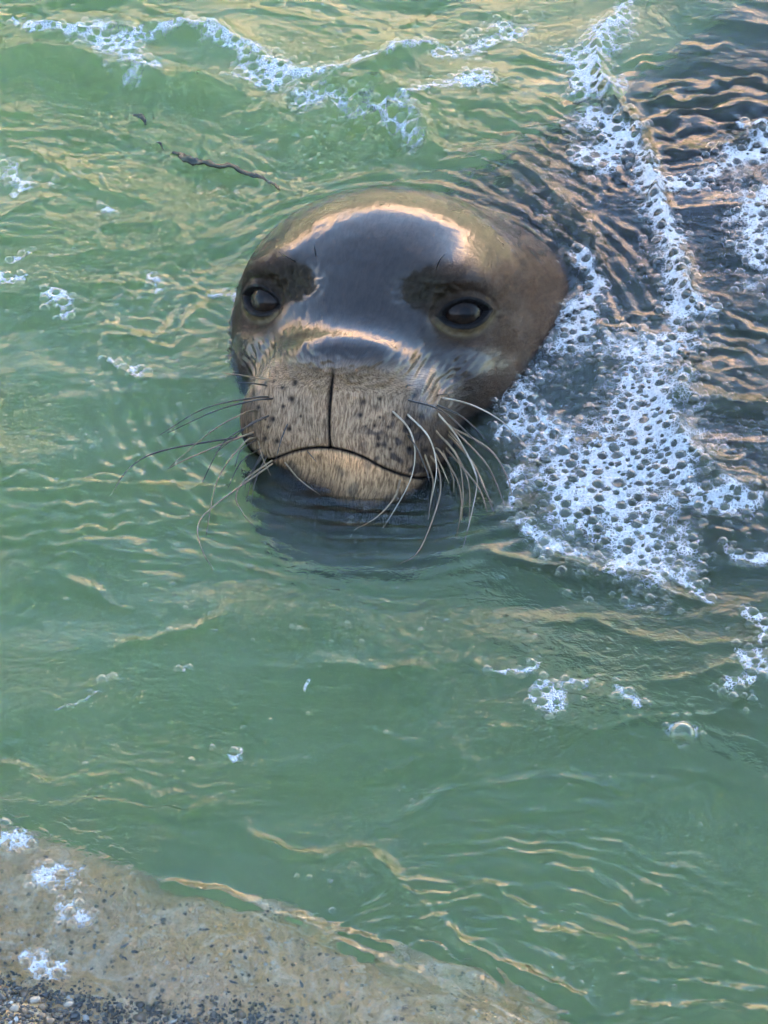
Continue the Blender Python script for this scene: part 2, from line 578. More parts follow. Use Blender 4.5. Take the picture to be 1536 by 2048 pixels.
def mat_ledge():
    t = NT('ledge_concrete')
    co = t.coord('Object')
    n1 = t.noise(co, 9.0, 5.0, 0.65, 0.8)
    n2 = t.noise(co, 55.0, 5.0, 0.7, 1.2)
    v = t.voro(co, 260.0, 'F1', 1.0, 'Color')
    sep = t.n('ShaderNodeSeparateColor')
    t.set(sep.inputs[0], v)
    vd = t.voro(co, 260.0, 'DISTANCE_TO_EDGE')
    sw = t.noise(co, 26.0, 6.0, 0.65, 2.6)
    base = t.mixc(t.ramp(n1, 0.35, 0.68), (0.70, 0.47, 0.26), (0.72, 0.44, 0.17))
    base = t.mixc(t.ramp(sw, 0.45, 0.66, 0, 0.85), base, (0.84, 0.68, 0.47))
    base = t.mixc(t.ramp(sw, 0.40, 0.27, 0, 0.7), base, (0.16, 0.10, 0.055))
    base = t.mixc(t.ramp(n2, 0.38, 0.28, 0, 0.6), base, (0.05, 0.04, 0.03))
    grain = t.mixc(sep.outputs[0], (0.6, 0.55, 0.5), (1.3, 1.27, 1.22))
    base = t.mixc(0.35, base, t.mixc(1.0, base, grain, 'MULTIPLY'))
    sv = t.voro(co, 210.0, 'F1', 1.0, 'Color')
    sd2 = t.voro(co, 210.0, 'F1', 1.0)
    sp = t.n('ShaderNodeSeparateColor')
    t.set(sp.inputs[0], sv)
    spk = t.math('MULTIPLY', t.ramp(sp.outputs[1], 0.24, 0.20), t.ramp(sd2, 0.42, 0.25))
    base = t.mixc(t.math('MULTIPLY', spk, 0.85), base, (0.045, 0.035, 0.028))
    spl = t.math('MULTIPLY', t.ramp(sp.outputs[2], 0.84, 0.88), t.ramp(sd2, 0.42, 0.25))
    base = t.mixc(t.math('MULTIPLY', spl, 0.7), base, (0.75, 0.66, 0.52))
    alg = t.noise(co, 5.0, 4.0, 0.6)
    z = t.n('ShaderNodeSeparateXYZ')
    t.set(z.inputs[0], co)
    low = t.ramp(z.outputs[2], -0.03, -0.12)
    base = t.mixc(t.math('MULTIPLY', low, 0.85), base, (0.10, 0.16, 0.06))
    base = t.mixc(t.ramp(alg, 0.55, 0.75, 0, 0.4), base, (0.36, 0.30, 0.13))
    h = t.math('ADD', t.math('MULTIPLY', vd, 0.8), t.math('ADD', t.math('MULTIPLY', n2, 0.8), sw))
    b = t.bump(h, 0.9, 0.008)
    p = t.principled(Base_Color=base, Roughness=0.55, Normal=b, Coat_Weight=0.35, Coat_Roughness=0.2)
    return t.surf(p.outputs[0])


def build_ledge():
    xs = graded(-0.62, 0.5, 0.0035, -14, 14, 1.2, 0.7)
    ys = graded(-0.62, -0.1, 0.0035, -6.5, 0.30, 1.2, 0.4)
    V, F, nx, ny = grid_mesh('ledge', xs, ys, ledge_z, None)
    me = mesh_np('ledge', V, F)
    return tag(obj('stone_ledge', me, mat_ledge()), kind='structure')


def build_seabed():
    def z(x, y):
        return -0.56 + 0.06 * noise2(x * 2.1, y * 2.1, 71) + 0.03 * noise2(x * 7, y * 7, 72) - 0.03 * np.clip(y, -1, 3)
    xs = graded(-0.8, 0.9, 0.02, -40, 40, 1.2, 3.0)
    ys = graded(-0.7, 1.2, 0.02, -12, 60, 1.2, 3.0)
    V, F, nx, ny = grid_mesh('seabed', xs, ys, z, None)
    t = NT('seabed_sand')
    co = t.coord('Object')
    n = t.noise(co, 6.0, 6.0, 0.65, 0.6)
    c = t.mixc(t.ramp(n, 0.38, 0.62), (0.10, 0.14, 0.06), (0.46, 0.47, 0.28))
    rk = t.noise(co, 17.0, 4.0, 0.6, 1.0)
    c = t.mixc(t.ramp(rk, 0.58, 0.66, 0, 0.85), c, (0.05, 0.07, 0.03))
    p = t.principled(Base_Color=c, Roughness=0.9, Normal=t.bump(n, 0.6, 0.03))
    t.surf(p.outputs[0])
    return tag(obj('seabed', mesh_np('seabed', V, F), t.m), kind='structure')


CLIFF_Y, CLIFF_H = 7.0, 2.95


def build_cliff():
    """the sunlit ochre rock face across the water, out of the frame, that the wet head and the crests mirror"""
    nu, nv = 240, 60
    u = np.linspace(-16, 16, nu)
    v = np.linspace(0, 1, nv)
    U, W = np.meshgrid(u, v)
    top = CLIFF_H + 0.9 * noise2(u * 0.35, u * 0 + 0.5, 81) + 0.45 * noise2(u * 1.3, u * 0, 82)
    Zc = -1.2 + (top[None, :] + 1.2) * np.minimum(W / 0.8, 1)
    back = np.maximum(W - 0.8, 0) / 0.2
    Yc = CLIFF_Y + 0.55 * noise2(U * 0.5, Zc * 0.6, 83) + 0.3 * noise2(U * 1.6, Zc * 1.8, 84) + 0.12 * noise2(U * 4, Zc * 5, 85) + 0.25 * Zc * 0.35
    Yc = Yc + back * 9 + np.where(back > 0, 0.1, 0)
    Zc = Zc + back * 0.25 * noise2(U * 0.8, W * 9, 86)
    V = np.stack([U, Yc, Zc], -1).reshape(-1, 3)
    i = np.arange(nu * nv).reshape(nv, nu)
    F = np.stack([i[:-1, :-1], i[:-1, 1:], i[1:, 1:], i[1:, :-1]], -1).reshape(-1, 4)
    t = NT('cliff_rock')
    co = t.coord('Object')
    n = t.noise(t.mapping(co, (1, 1, 2.2)), 0.9, 7.0, 0.65, 0.5)
    n2 = t.noise(co, 5.0, 5.0, 0.65)
    c = t.mixc(t.ramp(n, 0.32, 0.68), (0.80, 0.60, 0.49), (0.64, 0.46, 0.37))
    c = t.mixc(t.ramp(n2, 0.56, 0.68), c, (0.10, 0.085, 0.06))
    z = t.n('ShaderNodeSeparateXYZ')
    t.set(z.inputs[0], co)
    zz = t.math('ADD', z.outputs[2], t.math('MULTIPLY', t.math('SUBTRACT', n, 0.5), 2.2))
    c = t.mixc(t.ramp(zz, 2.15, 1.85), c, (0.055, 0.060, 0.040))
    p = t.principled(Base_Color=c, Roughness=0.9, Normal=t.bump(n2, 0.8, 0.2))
    t.surf(p.outputs[0])
    return tag(obj('cliff', mesh_np('cliff', V, F), t.m), kind='structure')


def build_shade_wall():
    """unseen wall added behind the camera to keep the low sun off the pool"""
    root = bpy.data.objects.new('shade_wall', None)  # added out of view as a sun blocker for the pool
    COL.objects.link(root)
    root.location = (0, -3.4, 0.0)
    tag(root, 'unseen grey stone wall added behind the camera to shade the pool', 'wall')
    m = mat_simple('wall_stone', (0.28, 0.26, 0.23), 0.85, col2=(0.19, 0.175, 0.15), scale=6.0)
    bw, bh, th = 0.80, 0.40, 0.5
    protos = []
    for k in range(4):
        bm = bmesh.new()
        bmesh.ops.create_cube(bm, size=1.0)
        for vtx in bm.verts:
            vtx.co = Vector((vtx.co.x * (bw - 0.02), vtx.co.y * th, vtx.co.z * (bh - 0.02)))
        bmesh.ops.bevel(bm, geom=list(bm.edges), offset=0.018, segments=1, affect='EDGES')
        for vtx in bm.verts:
            vtx.co += Vector([random.uniform(-0.008, 0.008) for _ in range(3)])
        me = bpy.data.meshes.new('stone_block')
        bm.to_mesh(me)
        bm.free()
        me.materials.append(m)
        protos.append(me)
    core = bpy.data.meshes.new('wall_core')
    bm = bmesh.new()
    bmesh.ops.create_cube(bm, size=1.0)
    for vtx in bm.verts:
        vtx.co = Vector((vtx.co.x * 21.5, vtx.co.y * (th - 0.06), (vtx.co.z + 0.5) * 2.38 - 0.02))
    bm.to_mesh(core)
    bm.free()
    obj('wall_core', core, m, root)
    rows = 6
    for r in range(rows):
        for c in range(27):
            o = bpy.data.objects.new('stone_block', random.choice(protos))
            COL.objects.link(o)
            o.parent = root
            o.location = ((c - 13 + 0.5 * (r % 2)) * bw, random.uniform(-0.01, 0.01), bh * (r + 0.5))
    cap = bpy.data.meshes.new('coping')
    bm = bmesh.new()
    bmesh.ops.create_cube(bm, size=1.0)
    for vtx in bm.verts:
        vtx.co = Vector((vtx.co.x * 21.8, vtx.co.y * (th + 0.12), vtx.co.z * 0.14 + 2.48))
    bmesh.ops.bevel(bm, geom=list(bm.edges), offset=0.02, segments=2, affect='EDGES')
    bm.to_mesh(cap)
    bm.free()
    obj('coping', cap, m, root)
    return root


water = build_water()
ledge = build_ledge()
seabed = build_seabed()
cliff = build_cliff()
wall = build_shade_wall()
# ------------------------------------------------------------------ the seal
YAW, TILT, ROLL = math.radians(12.5), math.radians(6.0), math.radians(4.4)
EYE_PX = (734, 616)
HEAD_DEPTH = 2.326
HMM = 1000.0 / 1.064               # head units (about a millimetre) per metre
back_c = -C_D
hz = math.cos(YAW) * back_c - math.sin(YAW) * C_R
hx = math.cos(YAW) * C_R + math.sin(YAW) * back_c
hy = C_U.copy()
hz, hy = math.cos(TILT) * hz - math.sin(TILT) * hy, math.cos(TILT) * hy + math.sin(TILT) * hz
hx, hy = math.cos(ROLL) * hx - math.sin(ROLL) * hy, math.cos(ROLL) * hy + math.sin(ROLL) * hx
HR = np.stack([hx, hy, hz], 0)            # rows: local axes in the world
HO = px_depth(EYE_PX[0], EYE_PX[1], HEAD_DEPTH)


def to_local(P):
    return ((P - HO) @ HR.T) * HMM


def to_world(L):
    return HO + (np.asarray(L, float) / HMM) @ HR


def smin(a, b, k):
    h = np.maximum(k - np.abs(a - b), 0) / k
    return np.minimum(a, b) - h * h * k * 0.25


def smax(a, b, k):
    return -smin(-a, -b, k)


def ell(L, c, r):
    d = L - np.asarray(c, L.dtype)
    r = np.asarray(r, L.dtype)
    k0 = np.sqrt(((d / r) ** 2).sum(-1)) + 1e-6
    k1 = np.sqrt(((d / (r * r)) ** 2).sum(-1)) + 1e-9
    return k0 * (k0 - 1) / k1


def rcone(P, a, b, ra, rb):
    a = np.asarray(a, P.dtype)
    b = np.asarray(b, P.dtype)
    ab = b - a
    t = np.clip(((P - a) @ ab) / (ab @ ab), 0, 1)
    d = np.sqrt(((P - (a + t[..., None] * ab)) ** 2).sum(-1))
    return d - (ra + (rb - ra) * t)


EYE_X, EYE_R = 77.0, 20.0
EYES = []
for sgn in (-1, 1):
    c = np.array([sgn * EYE_X, 0.0, 3.0])
    nrm = np.array([sgn * 0.40, 0.10, 0.91])
    nrm /= np.linalg.norm(nrm)
    ex = np.cross([0, 1, 0], nrm)
    ex /= np.linalg.norm(ex)
    # the inner corner hangs a little lower than the outer one
    ang = math.radians(-10) * sgn * -1
    ey = np.cross(nrm, ex)
    ex, ey = math.cos(ang) * ex + math.sin(ang) * ey, math.cos(ang) * ey - math.sin(ang) * ex
    EYES.append((c, ex, ey, nrm))

THROAT = px(715, 985) + np.array([0, 0, -0.066])
SPINE = [((0, 0, 0), 0.092), ((0.10, 0.07, -0.192), 0.155), ((0.26, 0.16, -0.255), 0.222), ((0.62, 0.42, -0.330), 0.270),
         ((1.00, 0.86, -0.31), 0.25), ((1.30, 1.20, -0.27), 0.18), ((1.54, 1.46, -0.25), 0.09), ((1.62, 1.54, -0.25), 0.06)]
TORSO_C = (0.82, 0.66, -0.268)             # broad flat back just under the surface
TORSO_R = (0.90, 0.47, 0.250)


def sdf(P, detail=True):
    """signed distance in metres, P world (N,3)"""
    L = ((P - HO.astype(P.dtype)) @ HR.T.astype(P.dtype)) * P.dtype.type(HMM)
    a = lambda x: np.abs(x)
    S = np.stack([np.abs(L[:, 0]), L[:, 1], L[:, 2]], 1)     # mirrored
    d = ell(L, (0, -8, -92), (128, 106, 142))
    d = smin(d, ell(S, (54, -56, -22), (58, 60, 72)), 40)              # cheeks
    d = smin(d, ell(L, (0, -22, 0), (54, 38, 66)), 40)                # bridge
    d = smin(d, ell(S, (68, 22, -6), (32, 18, 34)), 26)                # brows
    # throat
    d = smin(d, ell(L, (0, -112, -25), (68, 50, 90)), 40)
    muz = ell(L, (2, -82, 46), (74, 62, 64))
    muz = smin(muz, ell(S, (39, -90, 58), (45, 47, 50)), 14)           # whisker pads
    muz = smin(muz, ell(L, (2, -39, 63), (50, 26, 45)), 22)            # nose
    d = smin(d, muz, 20)
    d = smin(d, ell(S, (28, -137, 42), (50, 27, 56)), 8)                # chin and lower lip
    # body
    Q = P.astype(P.dtype)
    cr = HO + (np.array([0, -30, -85]) / HMM) @ HR
    pts = [np.array(cr) if i == 0 else np.array([cr[0], cr[1], 0.0]) + np.array(p) for i, (p, r) in enumerate(SPINE)]
    b = None
    for i in range(len(pts) - 1):
        e = rcone(Q, pts[i], pts[i + 1], SPINE[i][1], SPINE[i + 1][1])
        b = e if b is None else smin(b, e, 0.08)
    b = smin(b, ell(Q, THROAT, (0.078, 0.044, 0.056)), 0.03)
    q = np.abs((Q - np.array(TORSO_C, P.dtype)) @ np.array(axes((0.62, 0.78, 0), (0, 0, 1)), P.dtype).T) / np.array(TORSO_R, P.dtype)
    tb = ((q ** 3.4).sum(-1) ** (1 / 3.4) - 1) * P.dtype.type(0.25)
    b = smin(b, tb, 0.10)
    # fore flippers, hind flippers (flattened)
    for c, r, ax in FLIPPERS:
        M = np.array(ax, P.dtype)
        q = (Q - np.array(c, P.dtype)) @ M.T
        b = smin(b, ell(q, (0, 0, 0), r), 0.05)
    d = smin(d, b * HMM, 60)
    if detail:
        for (c, ex, ey, n) in EYES:
            q = L - c.astype(P.dtype)
            s = np.sqrt((q * q).sum(-1))
            m = s < 70
            if not m.any():
                continue
            qm = q[m]
            dm = d[m]
            u = qm @ ex.astype(P.dtype)
            v = qm @ ey.astype(P.dtype)
            w = qm @ n.astype(P.dtype)
            # socket, then a lid shell round the eyeball, cut open by an almond
            dm = smax(dm, -(np.sqrt((u / 1.25) ** 2 + (v / 1.0) ** 2 + (w - 26) ** 2) - 19), 14)
            lid = s[m] - (EYE_R + 3.4)
            dm = smin(dm, lid, 9)
            d[m] = dm
    return d / P.dtype.type(HMM)


def axes(fwd, up):
    f = np.array(fwd, float)
    f /= np.linalg.norm(f)
    u = np.array(up, float)
    u -= f * (u @ f)
    u /= np.linalg.norm(u)
    return [f, np.cross(u, f), u]


FLIPPERS = [
    ((0.30, 0.10, -0.120), (0.22, 0.130, 0.095), axes((1, -0.10, -0.05), (0, 0, 1))),           # shoulder
    ((0.50, 0.00, -0.110), (0.26, 0.100, 0.035), axes((0.97, -0.20, -0.15), (0.1, 0.1, 1))),    # fore flipper
    ((0.40, 0.95, -0.30), (0.22, 0.090, 0.030), axes((-0.35, 0.92, -0.25), (0, -0.2, 1))),
    ((1.78, 1.86, -0.25), (0.20, 0.085, 0.022), axes((0.5, 0.85, 0), (0, 0, 1))),
    ((1.86, 1.78, -0.25), (0.20, 0.085, 0.022), axes((0.85, 0.5, 0), (0, 0, 1))),
]


def surface_nets(lo, hi, step):
    xs = [np.arange(lo[i], hi[i] + step, step, dtype=np.float32) for i in range(3)]
    n = [len(x) for x in xs]
    # coarse pass to skip empty space
    D = np.full(n, 1.0, np.float32)
    cs = 6
    cx = [np.arange(0, n[i], cs) for i in range(3)]
    G = np.stack(np.meshgrid(*[xs[i][np.minimum(cx[i] + cs // 2, n[i] - 1)] for i in range(3)], indexing='ij'), -1).reshape(-1, 3)
    dc = sdf(G, False).reshape([len(c) for c in cx])
    half = step * cs * 0.5 * 1.75 + step * 2.0
    near = np.argwhere(np.abs(dc) < half * 1.35 + 0.01)
    inside = np.argwhere(dc <= -(half * 1.35 + 0.01))
    for i, j, k in inside:
        D[cx[0][i]:cx[0][i] + cs, cx[1][j]:cx[1][j] + cs, cx[2][k]:cx[2][k] + cs] = -1
    off = np.stack(np.meshgrid(*[np.arange(cs)] * 3, indexing='ij'), -1).reshape(-1, 3)
    idx = (near[:, None, :] * cs + off[None]).reshape(-1, 3)
    idx = idx[(idx[:, 0] < n[0]) & (idx[:, 1] < n[1]) & (idx[:, 2] < n[2])]
    for s in range(0, len(idx), 400000):
        q = idx[s:s + 400000]
        P = np.stack([xs[a][q[:, a]] for a in range(3)], 1)
        D[q[:, 0], q[:, 1], q[:, 2]] = sdf(P, False)
    neg = D < 0
    corners = [(a, b, c) for a in (0, 1) for b in (0, 1) for c in (0, 1)]
    cnt = np.zeros([m - 1 for m in n], np.int8)
    for a, b, c in corners:
        cnt += neg[a:n[0] - 1 + a, b:n[1] - 1 + b, c:n[2] - 1 + c]
    act = np.argwhere((cnt > 0) & (cnt < 8))
    ids = -np.ones([m - 1 for m in n], np.int64)
    ids[act[:, 0], act[:, 1], act[:, 2]] = np.arange(len(act))
    acc = np.zeros((len(act), 3))
    wt = np.zeros(len(act))
    for p in corners:
        for ax in range(3):
            if p[ax] == 1:
                continue
            q = list(p)
            q[ax] = 1
            va = D[act[:, 0] + p[0], act[:, 1] + p[1], act[:, 2] + p[2]]
            vb = D[act[:, 0] + q[0], act[:, 1] + q[1], act[:, 2] + q[2]]
            m = (va < 0) != (vb < 0)
            t = np.where(m, va / np.where(m, va - vb, 1), 0)
            pt = np.tile(np.array(p, float), (len(act), 1))
            pt[:, ax] += t
            acc[m] += pt[m]
            wt[m] += 1
    V = np.array([xs[i][0] for i in range(3)]) + (act + acc / wt[:, None]) * step
    F = []
    for ax in range(3):
        b, c = (ax + 1) % 3, (ax + 2) % 3
        sl0 = [slice(None)] * 3
        sl1 = [slice(None)] * 3
        sl0[ax] = slice(0, n[ax] - 1)
        sl1[ax] = slice(1, n[ax])
        ch = neg[tuple(sl0)] != neg[tuple(sl1)]
        e = np.argwhere(ch)
        e = e[(e[:, b] > 0) & (e[:, c] > 0) & (e[:, b] < n[b] - 1) & (e[:, c] < n[c] - 1)]

        def cell(db, dc_):
            q = e.copy()
            q[:, b] += db
            q[:, c] += dc_
            return ids[q[:, 0], q[:, 1], q[:, 2]]
        f = np.stack([cell(-1, -1), cell(0, -1), cell(0, 0), cell(-1, 0)], 1)
        flip = ~neg[e[:, 0], e[:, 1], e[:, 2]]
        f[flip] = f[flip][:, ::-1]
        F.append(f)
    return V, np.concatenate(F)


def project(V, it=3, detail=True):
    V = V.astype(np.float64)
    e = 4e-4
    for _ in range(it):
        d = sdf(V, detail)
        g = np.stack([sdf(V + np.eye(3)[a] * e, detail) - d for a in range(3)], 1) / e
        V = V - g * (np.clip(d, -0.004, 0.004) / np.maximum((g * g).sum(1), 0.15))[:, None]
    return V


# mouth line, philtrum and follicles in local (x, y), mm
MOUTH = np.array([(-92, -116), (-76, -124), (-60, -123), (-44, -117), (-28, -110), (-13, -106), (0, -105), (13, -106), (28, -110), (44, -117), (60, -122), (76, -124), (92, -116)], float)
PHIL = np.array([(0.5, -105), (-1.0, -84), (-1.5, -66), (0, -48), (1.5, -34)], float)
NOSTRILS = [np.array([(s * 7, -30), (s * 13, -34), (s * 20, -33), (s * 25, -28)], float) for s in (-1, 1)]
FOLL = []
_r = random.Random(5)
for row, (y0, n_, x0, x1) in enumerate([(-58, 4, 30, 60), (-66, 5, 24, 66), (-75, 6, 22, 70), (-84, 6, 26, 72), (-93, 5, 30, 74), (-102, 4, 40, 74)]):
    for s in (-1, 1):
        for k in range(n_):
            if _r.random() < 0.38:
                continue
            FOLL.append((s * (x0 + (x1 - x0) * (k + _r.uniform(-0.25, 0.25)) / max(n_ - 1, 1)), y0 + _r.uniform(-2.5, 2.5) - 0.05 * k * 10, _r.uniform(0.9, 2.5)))


def almond(u, v):
    ru = 27.0
    return np.maximum(np.sqrt(u * u + (v - (ru - 10.5)) ** 2) - ru, np.sqrt(u * u + (v + (ru - 9.8)) ** 2) - ru)


def build_seal():
    V, F = surface_nets((-0.22, -0.34, -0.64), (2.14, 2.14, 0.27), 0.0072)
    me = mesh_np('tmp', V, F)
    bm = bmesh.new()
    bm.from_mesh(me)
    bpy.data.meshes.remove(me)

    def level(test):
        co = np.array([v.co[:] for v in bm.verts])
        sel = test(co)
        bm.verts.ensure_lookup_table()
        es = [e for e in bm.edges if sel[e.verts[0].index] and sel[e.verts[1].index]]
        bmesh.ops.subdivide_edges(bm, edges=es, cuts=1, use_grid_fill=True)
        bm.verts.index_update()

    def head(co):
        L = to_local(co)
        return (co[:, 2] > -0.05) & (np.linalg.norm(L - [0, -40, -40], axis=1) < 225)

    def face(co):
        L = to_local(co)
        return head(co) & (L[:, 2] > -60)

    def fine(co):
        L = to_local(co)
        m = (L[:, 2] > 20) & (L[:, 1] < -15) & (np.abs(L[:, 0]) < 100) & (L[:, 1] > -165)
        for (c, ex, ey, n) in EYES:
            m |= np.linalg.norm(L - c, axis=1) < 36
        return m & head(co)
    level(head)
    level(face)
    for v_, p in zip(bm.verts, project(np.array([v.co[:] for v in bm.verts]), 3)):
        v_.co = p
    level(fine)

    def lids(co):
        L = to_local(co)
        m = np.zeros(len(co), bool)
        for (c, ex, ey, n) in EYES:
            m |= np.linalg.norm(L - c, axis=1) < 33
        return m
    level(lids)
    bmesh.ops.triangulate(bm, faces=[f for f in bm.faces if len(f.verts) > 4])
    me = bpy.data.meshes.new('seal_body')
    co = project(np.array([v.co[:] for v in bm.verts]), 4)
    for v_, p in zip(bm.verts, co):
        v_.co = p
    bmesh.ops.recalc_face_normals(bm, faces=bm.faces)
    bm.to_mesh(me)
    bm.free()
    me.polygons.foreach_set('use_smooth', np.ones(len(me.polygons), bool))
    me.update()
    nv = len(me.vertices)
    nrm = np.zeros(nv * 3, np.float32)
    me.vertices.foreach_get('normal', nrm)
    nrm = nrm.reshape(-1, 3)
    co = np.zeros(nv * 3, np.float32)
    me.vertices.foreach_get('co', co)
    co = co.reshape(-1, 3).astype(float)
    L = to_local(co)
    x, y, z = L.T
    front = smooth(30, 55, z) * (np.abs(x) < 110)
    # carve mouth, philtrum, nostrils, follicle pits
    dep = np.zeros(nv)
    dm, fm, sm_ = seg_dist(x, y, catmull(MOUTH, 4))
    gm = np.exp(-(dm / 1.15) ** 2) * smooth(15, 40, z)
    dep += 2.4 * gm + 1.2 * np.exp(-(dm / 5.0) ** 2) * smooth(15, 40, z)
    dp, fp, _ = seg_dist(x, y, catmull(PHIL, 4))
    gp = np.exp(-(dp / (1.2 + 0.8 * fp)) ** 2) * front * (1 - 0.75 * smooth(0.6, 1.0, fp))
    dep += 2.6 * gp + 0.8 * np.exp(-(dp / 5.0) ** 2) * front
    gn = np.zeros(nv)
    for N_ in NOSTRILS:
        dn, fn, _ = seg_dist(x, y, catmull(N_, 3))
        gn = np.maximum(gn, np.exp(-(dn / 1.8) ** 2) * front)
    dep += 0.7 * gn
    gf = np.zeros(nv)
    fm_ = (front > 0)
    for fx, fy, fr in FOLL:
        q = np.zeros(nv)
        q[fm_] = np.exp(-(((x[fm_] - fx) ** 2 + (y[fm_] - fy) ** 2) / (fr * fr)))
        gf = np.maximum(gf, q)
    gf *= front
    dep += 0.8 * gf
    # the lids part over the eyeball: skin inside the almond sinks behind it
    for (c, ex, ey, n) in EYES:
        q = L - c
        u, v_, w = q @ ex, q @ ey, q @ n
        al = almond(u, v_)
        rr = np.linalg.norm(q, axis=1)
        m = (rr < 60) & (w > 4)
        t_ = smooth(0.6, -1.1, al) * m
        co = co + (to_world(c) - co) * (t_ * (1 - (EYE_R - 4.5) / np.maximum(rr, 1)))[:, None]
        dep -= m * 0.9 * np.exp(-((al - 2.2) / 1.8) ** 2)                    # swollen lid margins
        dep += m * 1.3 * np.exp(-((al - 7.5) / 2.0) ** 2) * (0.6 + 0.5 * noise2(u / 9, v_ / 9, 90))
    # soft folds: fold lines beside the muzzle, wrinkles on the nose, dents on the brows
    fold = 0.8 * noise2(x / 16, y / 9 + z / 22, 91) + 0.55 * noise2(x / 6, y / 4 + z / 8, 92)
    head_m = smooth(-0.02, 0.0, co[:, 2])
    dep += head_m * fold * (0.35 + 1.9 * smooth(-20, -50, y) * smooth(20, 50, z) * smooth(-75, -50, y))
    brow = np.zeros(nv)
    for s in (-1, 1):
        brow = np.maximum(brow, np.exp(-(((x - s * 53) / 23) ** 2 + ((y - 20) / 15) ** 2) ** 1.5) * (z > 0))
    brow *= 0.75 + 0.5 * smooth(-0.3, 0.4, noise2(x / 9, y / 7, 98))
    dep += brow * (3.0 + 2.6 * noise2(x / 5, y / 5, 93))
    chin_n = smooth(-122, -132, y) * smooth(20, 50, z)
    dep += chin_n * (0.9 * noise2(x / 14, y / 10, 94))
    co2 = co - nrm * (dep / HMM)[:, None]
    me.vertices.foreach_set('co', co2.astype(np.float32).ravel())
    # ---- colours of the coat
    base = np.array([0.022, 0.015, 0.011])
    C = np.tile(base, (nv, 1))

    def blend(mask, col):
        nonlocal C
        C = C * (1 - mask[:, None]) + np.array(col) * mask[:, None]
    n_big = noise2(x / 30, y / 30 + z / 40, 95)
    hd = smooth(230, 190, np.linalg.norm(L - [0, -40, -40], axis=1))
    blend(smooth(20, 90, x) * smooth(60, -20, z) * 0.7 * head_m * hd, (0.080, 0.048, 0.029))
    blend(smooth(40, 90, y) * 0.5 * head_m * hd, (0.075, 0.052, 0.038))
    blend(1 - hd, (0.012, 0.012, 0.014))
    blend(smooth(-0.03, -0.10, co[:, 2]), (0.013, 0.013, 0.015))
    muz = smooth(-30, -58, y) * smooth(35, 70, z) * smooth(88, 60, np.abs(x))
    blend(muz * 0.92, (0.42, 0.28, 0.17))
    blend(smooth(-40, -60, y) * smooth(30, 60, z) * smooth(40, 70, np.abs(x)) * smooth(-128, -104, y) * 0.8, (0.075, 0.050, 0.034))
    lip = smooth(0.0, 3.0, -(y - np.interp(x, MOUTH[:, 0], MOUTH[:, 1]))) * smooth(10, 35, z) * smooth(96, 84, np.abs(x))
    blend(lip, (0.62, 0.35, 0.17))
    blend(lip * smooth(0.05, 0.5, noise2(x / 13, y / 12, 96)) * 0.75, (0.12, 0.08, 0.055))
    blend(lip * smooth(60, 88, np.abs(x)) * 0.7, (0.10, 0.075, 0.05))
    blend(lip * smooth(0.016, 0.002, co[:, 2]) * 0.5, (0.14, 0.11, 0.06))
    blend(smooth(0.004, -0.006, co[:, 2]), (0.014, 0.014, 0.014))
    patchy = smooth(0.0, 0.45, noise2(x / 8, y / 7, 97)) * smooth(-62, -84, y) * smooth(12, 40, x) * smooth(30, 60, z) * (1 - lip)
    blend(patchy * 0.85, (0.055, 0.045, 0.042))
    blend(np.clip(gf * 1.2, 0, 1) * 0.9, (0.018, 0.015, 0.015))
    blend(np.clip(np.maximum(gm, gp) * 1.3, 0, 1), (0.014, 0.011, 0.010))
    blend(np.clip(gn * 1.1, 0, 1) * 0.4, (0.02, 0.017, 0.016))
    blend(brow * 0.8, (0.030, 0.024, 0.014))
    for (c, ex, ey, n) in EYES:
        q = L - c
        u, v_, w = q @ ex, q @ ey, q @ n
        al = almond(u, v_)
        near = (np.linalg.norm(q, axis=1) < 50) & (w > 0)
        rim = near * smooth(12.0, 6.0, al)
        blend(rim * 0.35 * smooth(2, -9, v_), (0.20, 0.145, 0.065))
        blend(near * smooth(3.4, 2.0, al), (0.010, 0.009, 0.009))
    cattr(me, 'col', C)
    # fur runs back from the nose
    th = np.arctan2(y + 70, x)
    s = np.sqrt(x * x + (y + 70) ** 2 + (z - 100) ** 2)
    fr_ = (smooth(45, 80, z) * smooth(-40, -62, y))[:, None]
    wob = 3.0 * noise2(x / 22, y / 22, 99)
    fa = np.stack([np.cos(th) * 60 + 0.25 * x, np.sin(th) * 60 + 0.05 * y, s * 0.22], 1)
    fb = np.stack([x * 1.15 + wob, 40 + 0.12 * z, y * 0.22], 1)
    vattr(me, 'fur', fa * (1 - fr_) + fb * fr_)
    fattr(me, 'furry', np.clip(muz + 0.8 * lip + 0.25, 0, 1))
    wet = 0.35 + 0.75 * smooth(75, 20, np.abs(x)) * smooth(-46, -32, y) * smooth(-40, 10, z)
    wet += 0.30 * smooth(20, 70, y) * head_m
    wet -= 0.95 * brow
    wet -= 0.28 * muz * smooth(-40, -60, y)
    wet += 0.45 * np.exp(-((np.abs(x) - 86) / 26) ** 2 - ((y + 36) / 9) ** 2)
    wet += 0.45 * np.exp(-((np.abs(x) - 66) / 16) ** 2 - ((y + 60) / 24) ** 2)
    wet = np.where(co[:, 2] < -0.004, 0.0, wet)
    wet = np.where(hd < 0.4, 0.75, wet)
    fattr(me, 'air', smooth(-0.006, 0.001, co[:, 2]))
    fattr(me, 'wet', np.clip(wet, 0, 1))
    me.update()
    return me


seal = bpy.data.objects.new('monk_seal', None)
COL.objects.link(seal)
seal.location = px(700, 1000)
SEAL_INV = Matrix.Translation(-Vector(seal.location))
tag(seal, 'dark brown monk seal raising its wet whiskered head from green water', 'seal')
seal_me = build_seal()
M_SEAL = mat_seal()


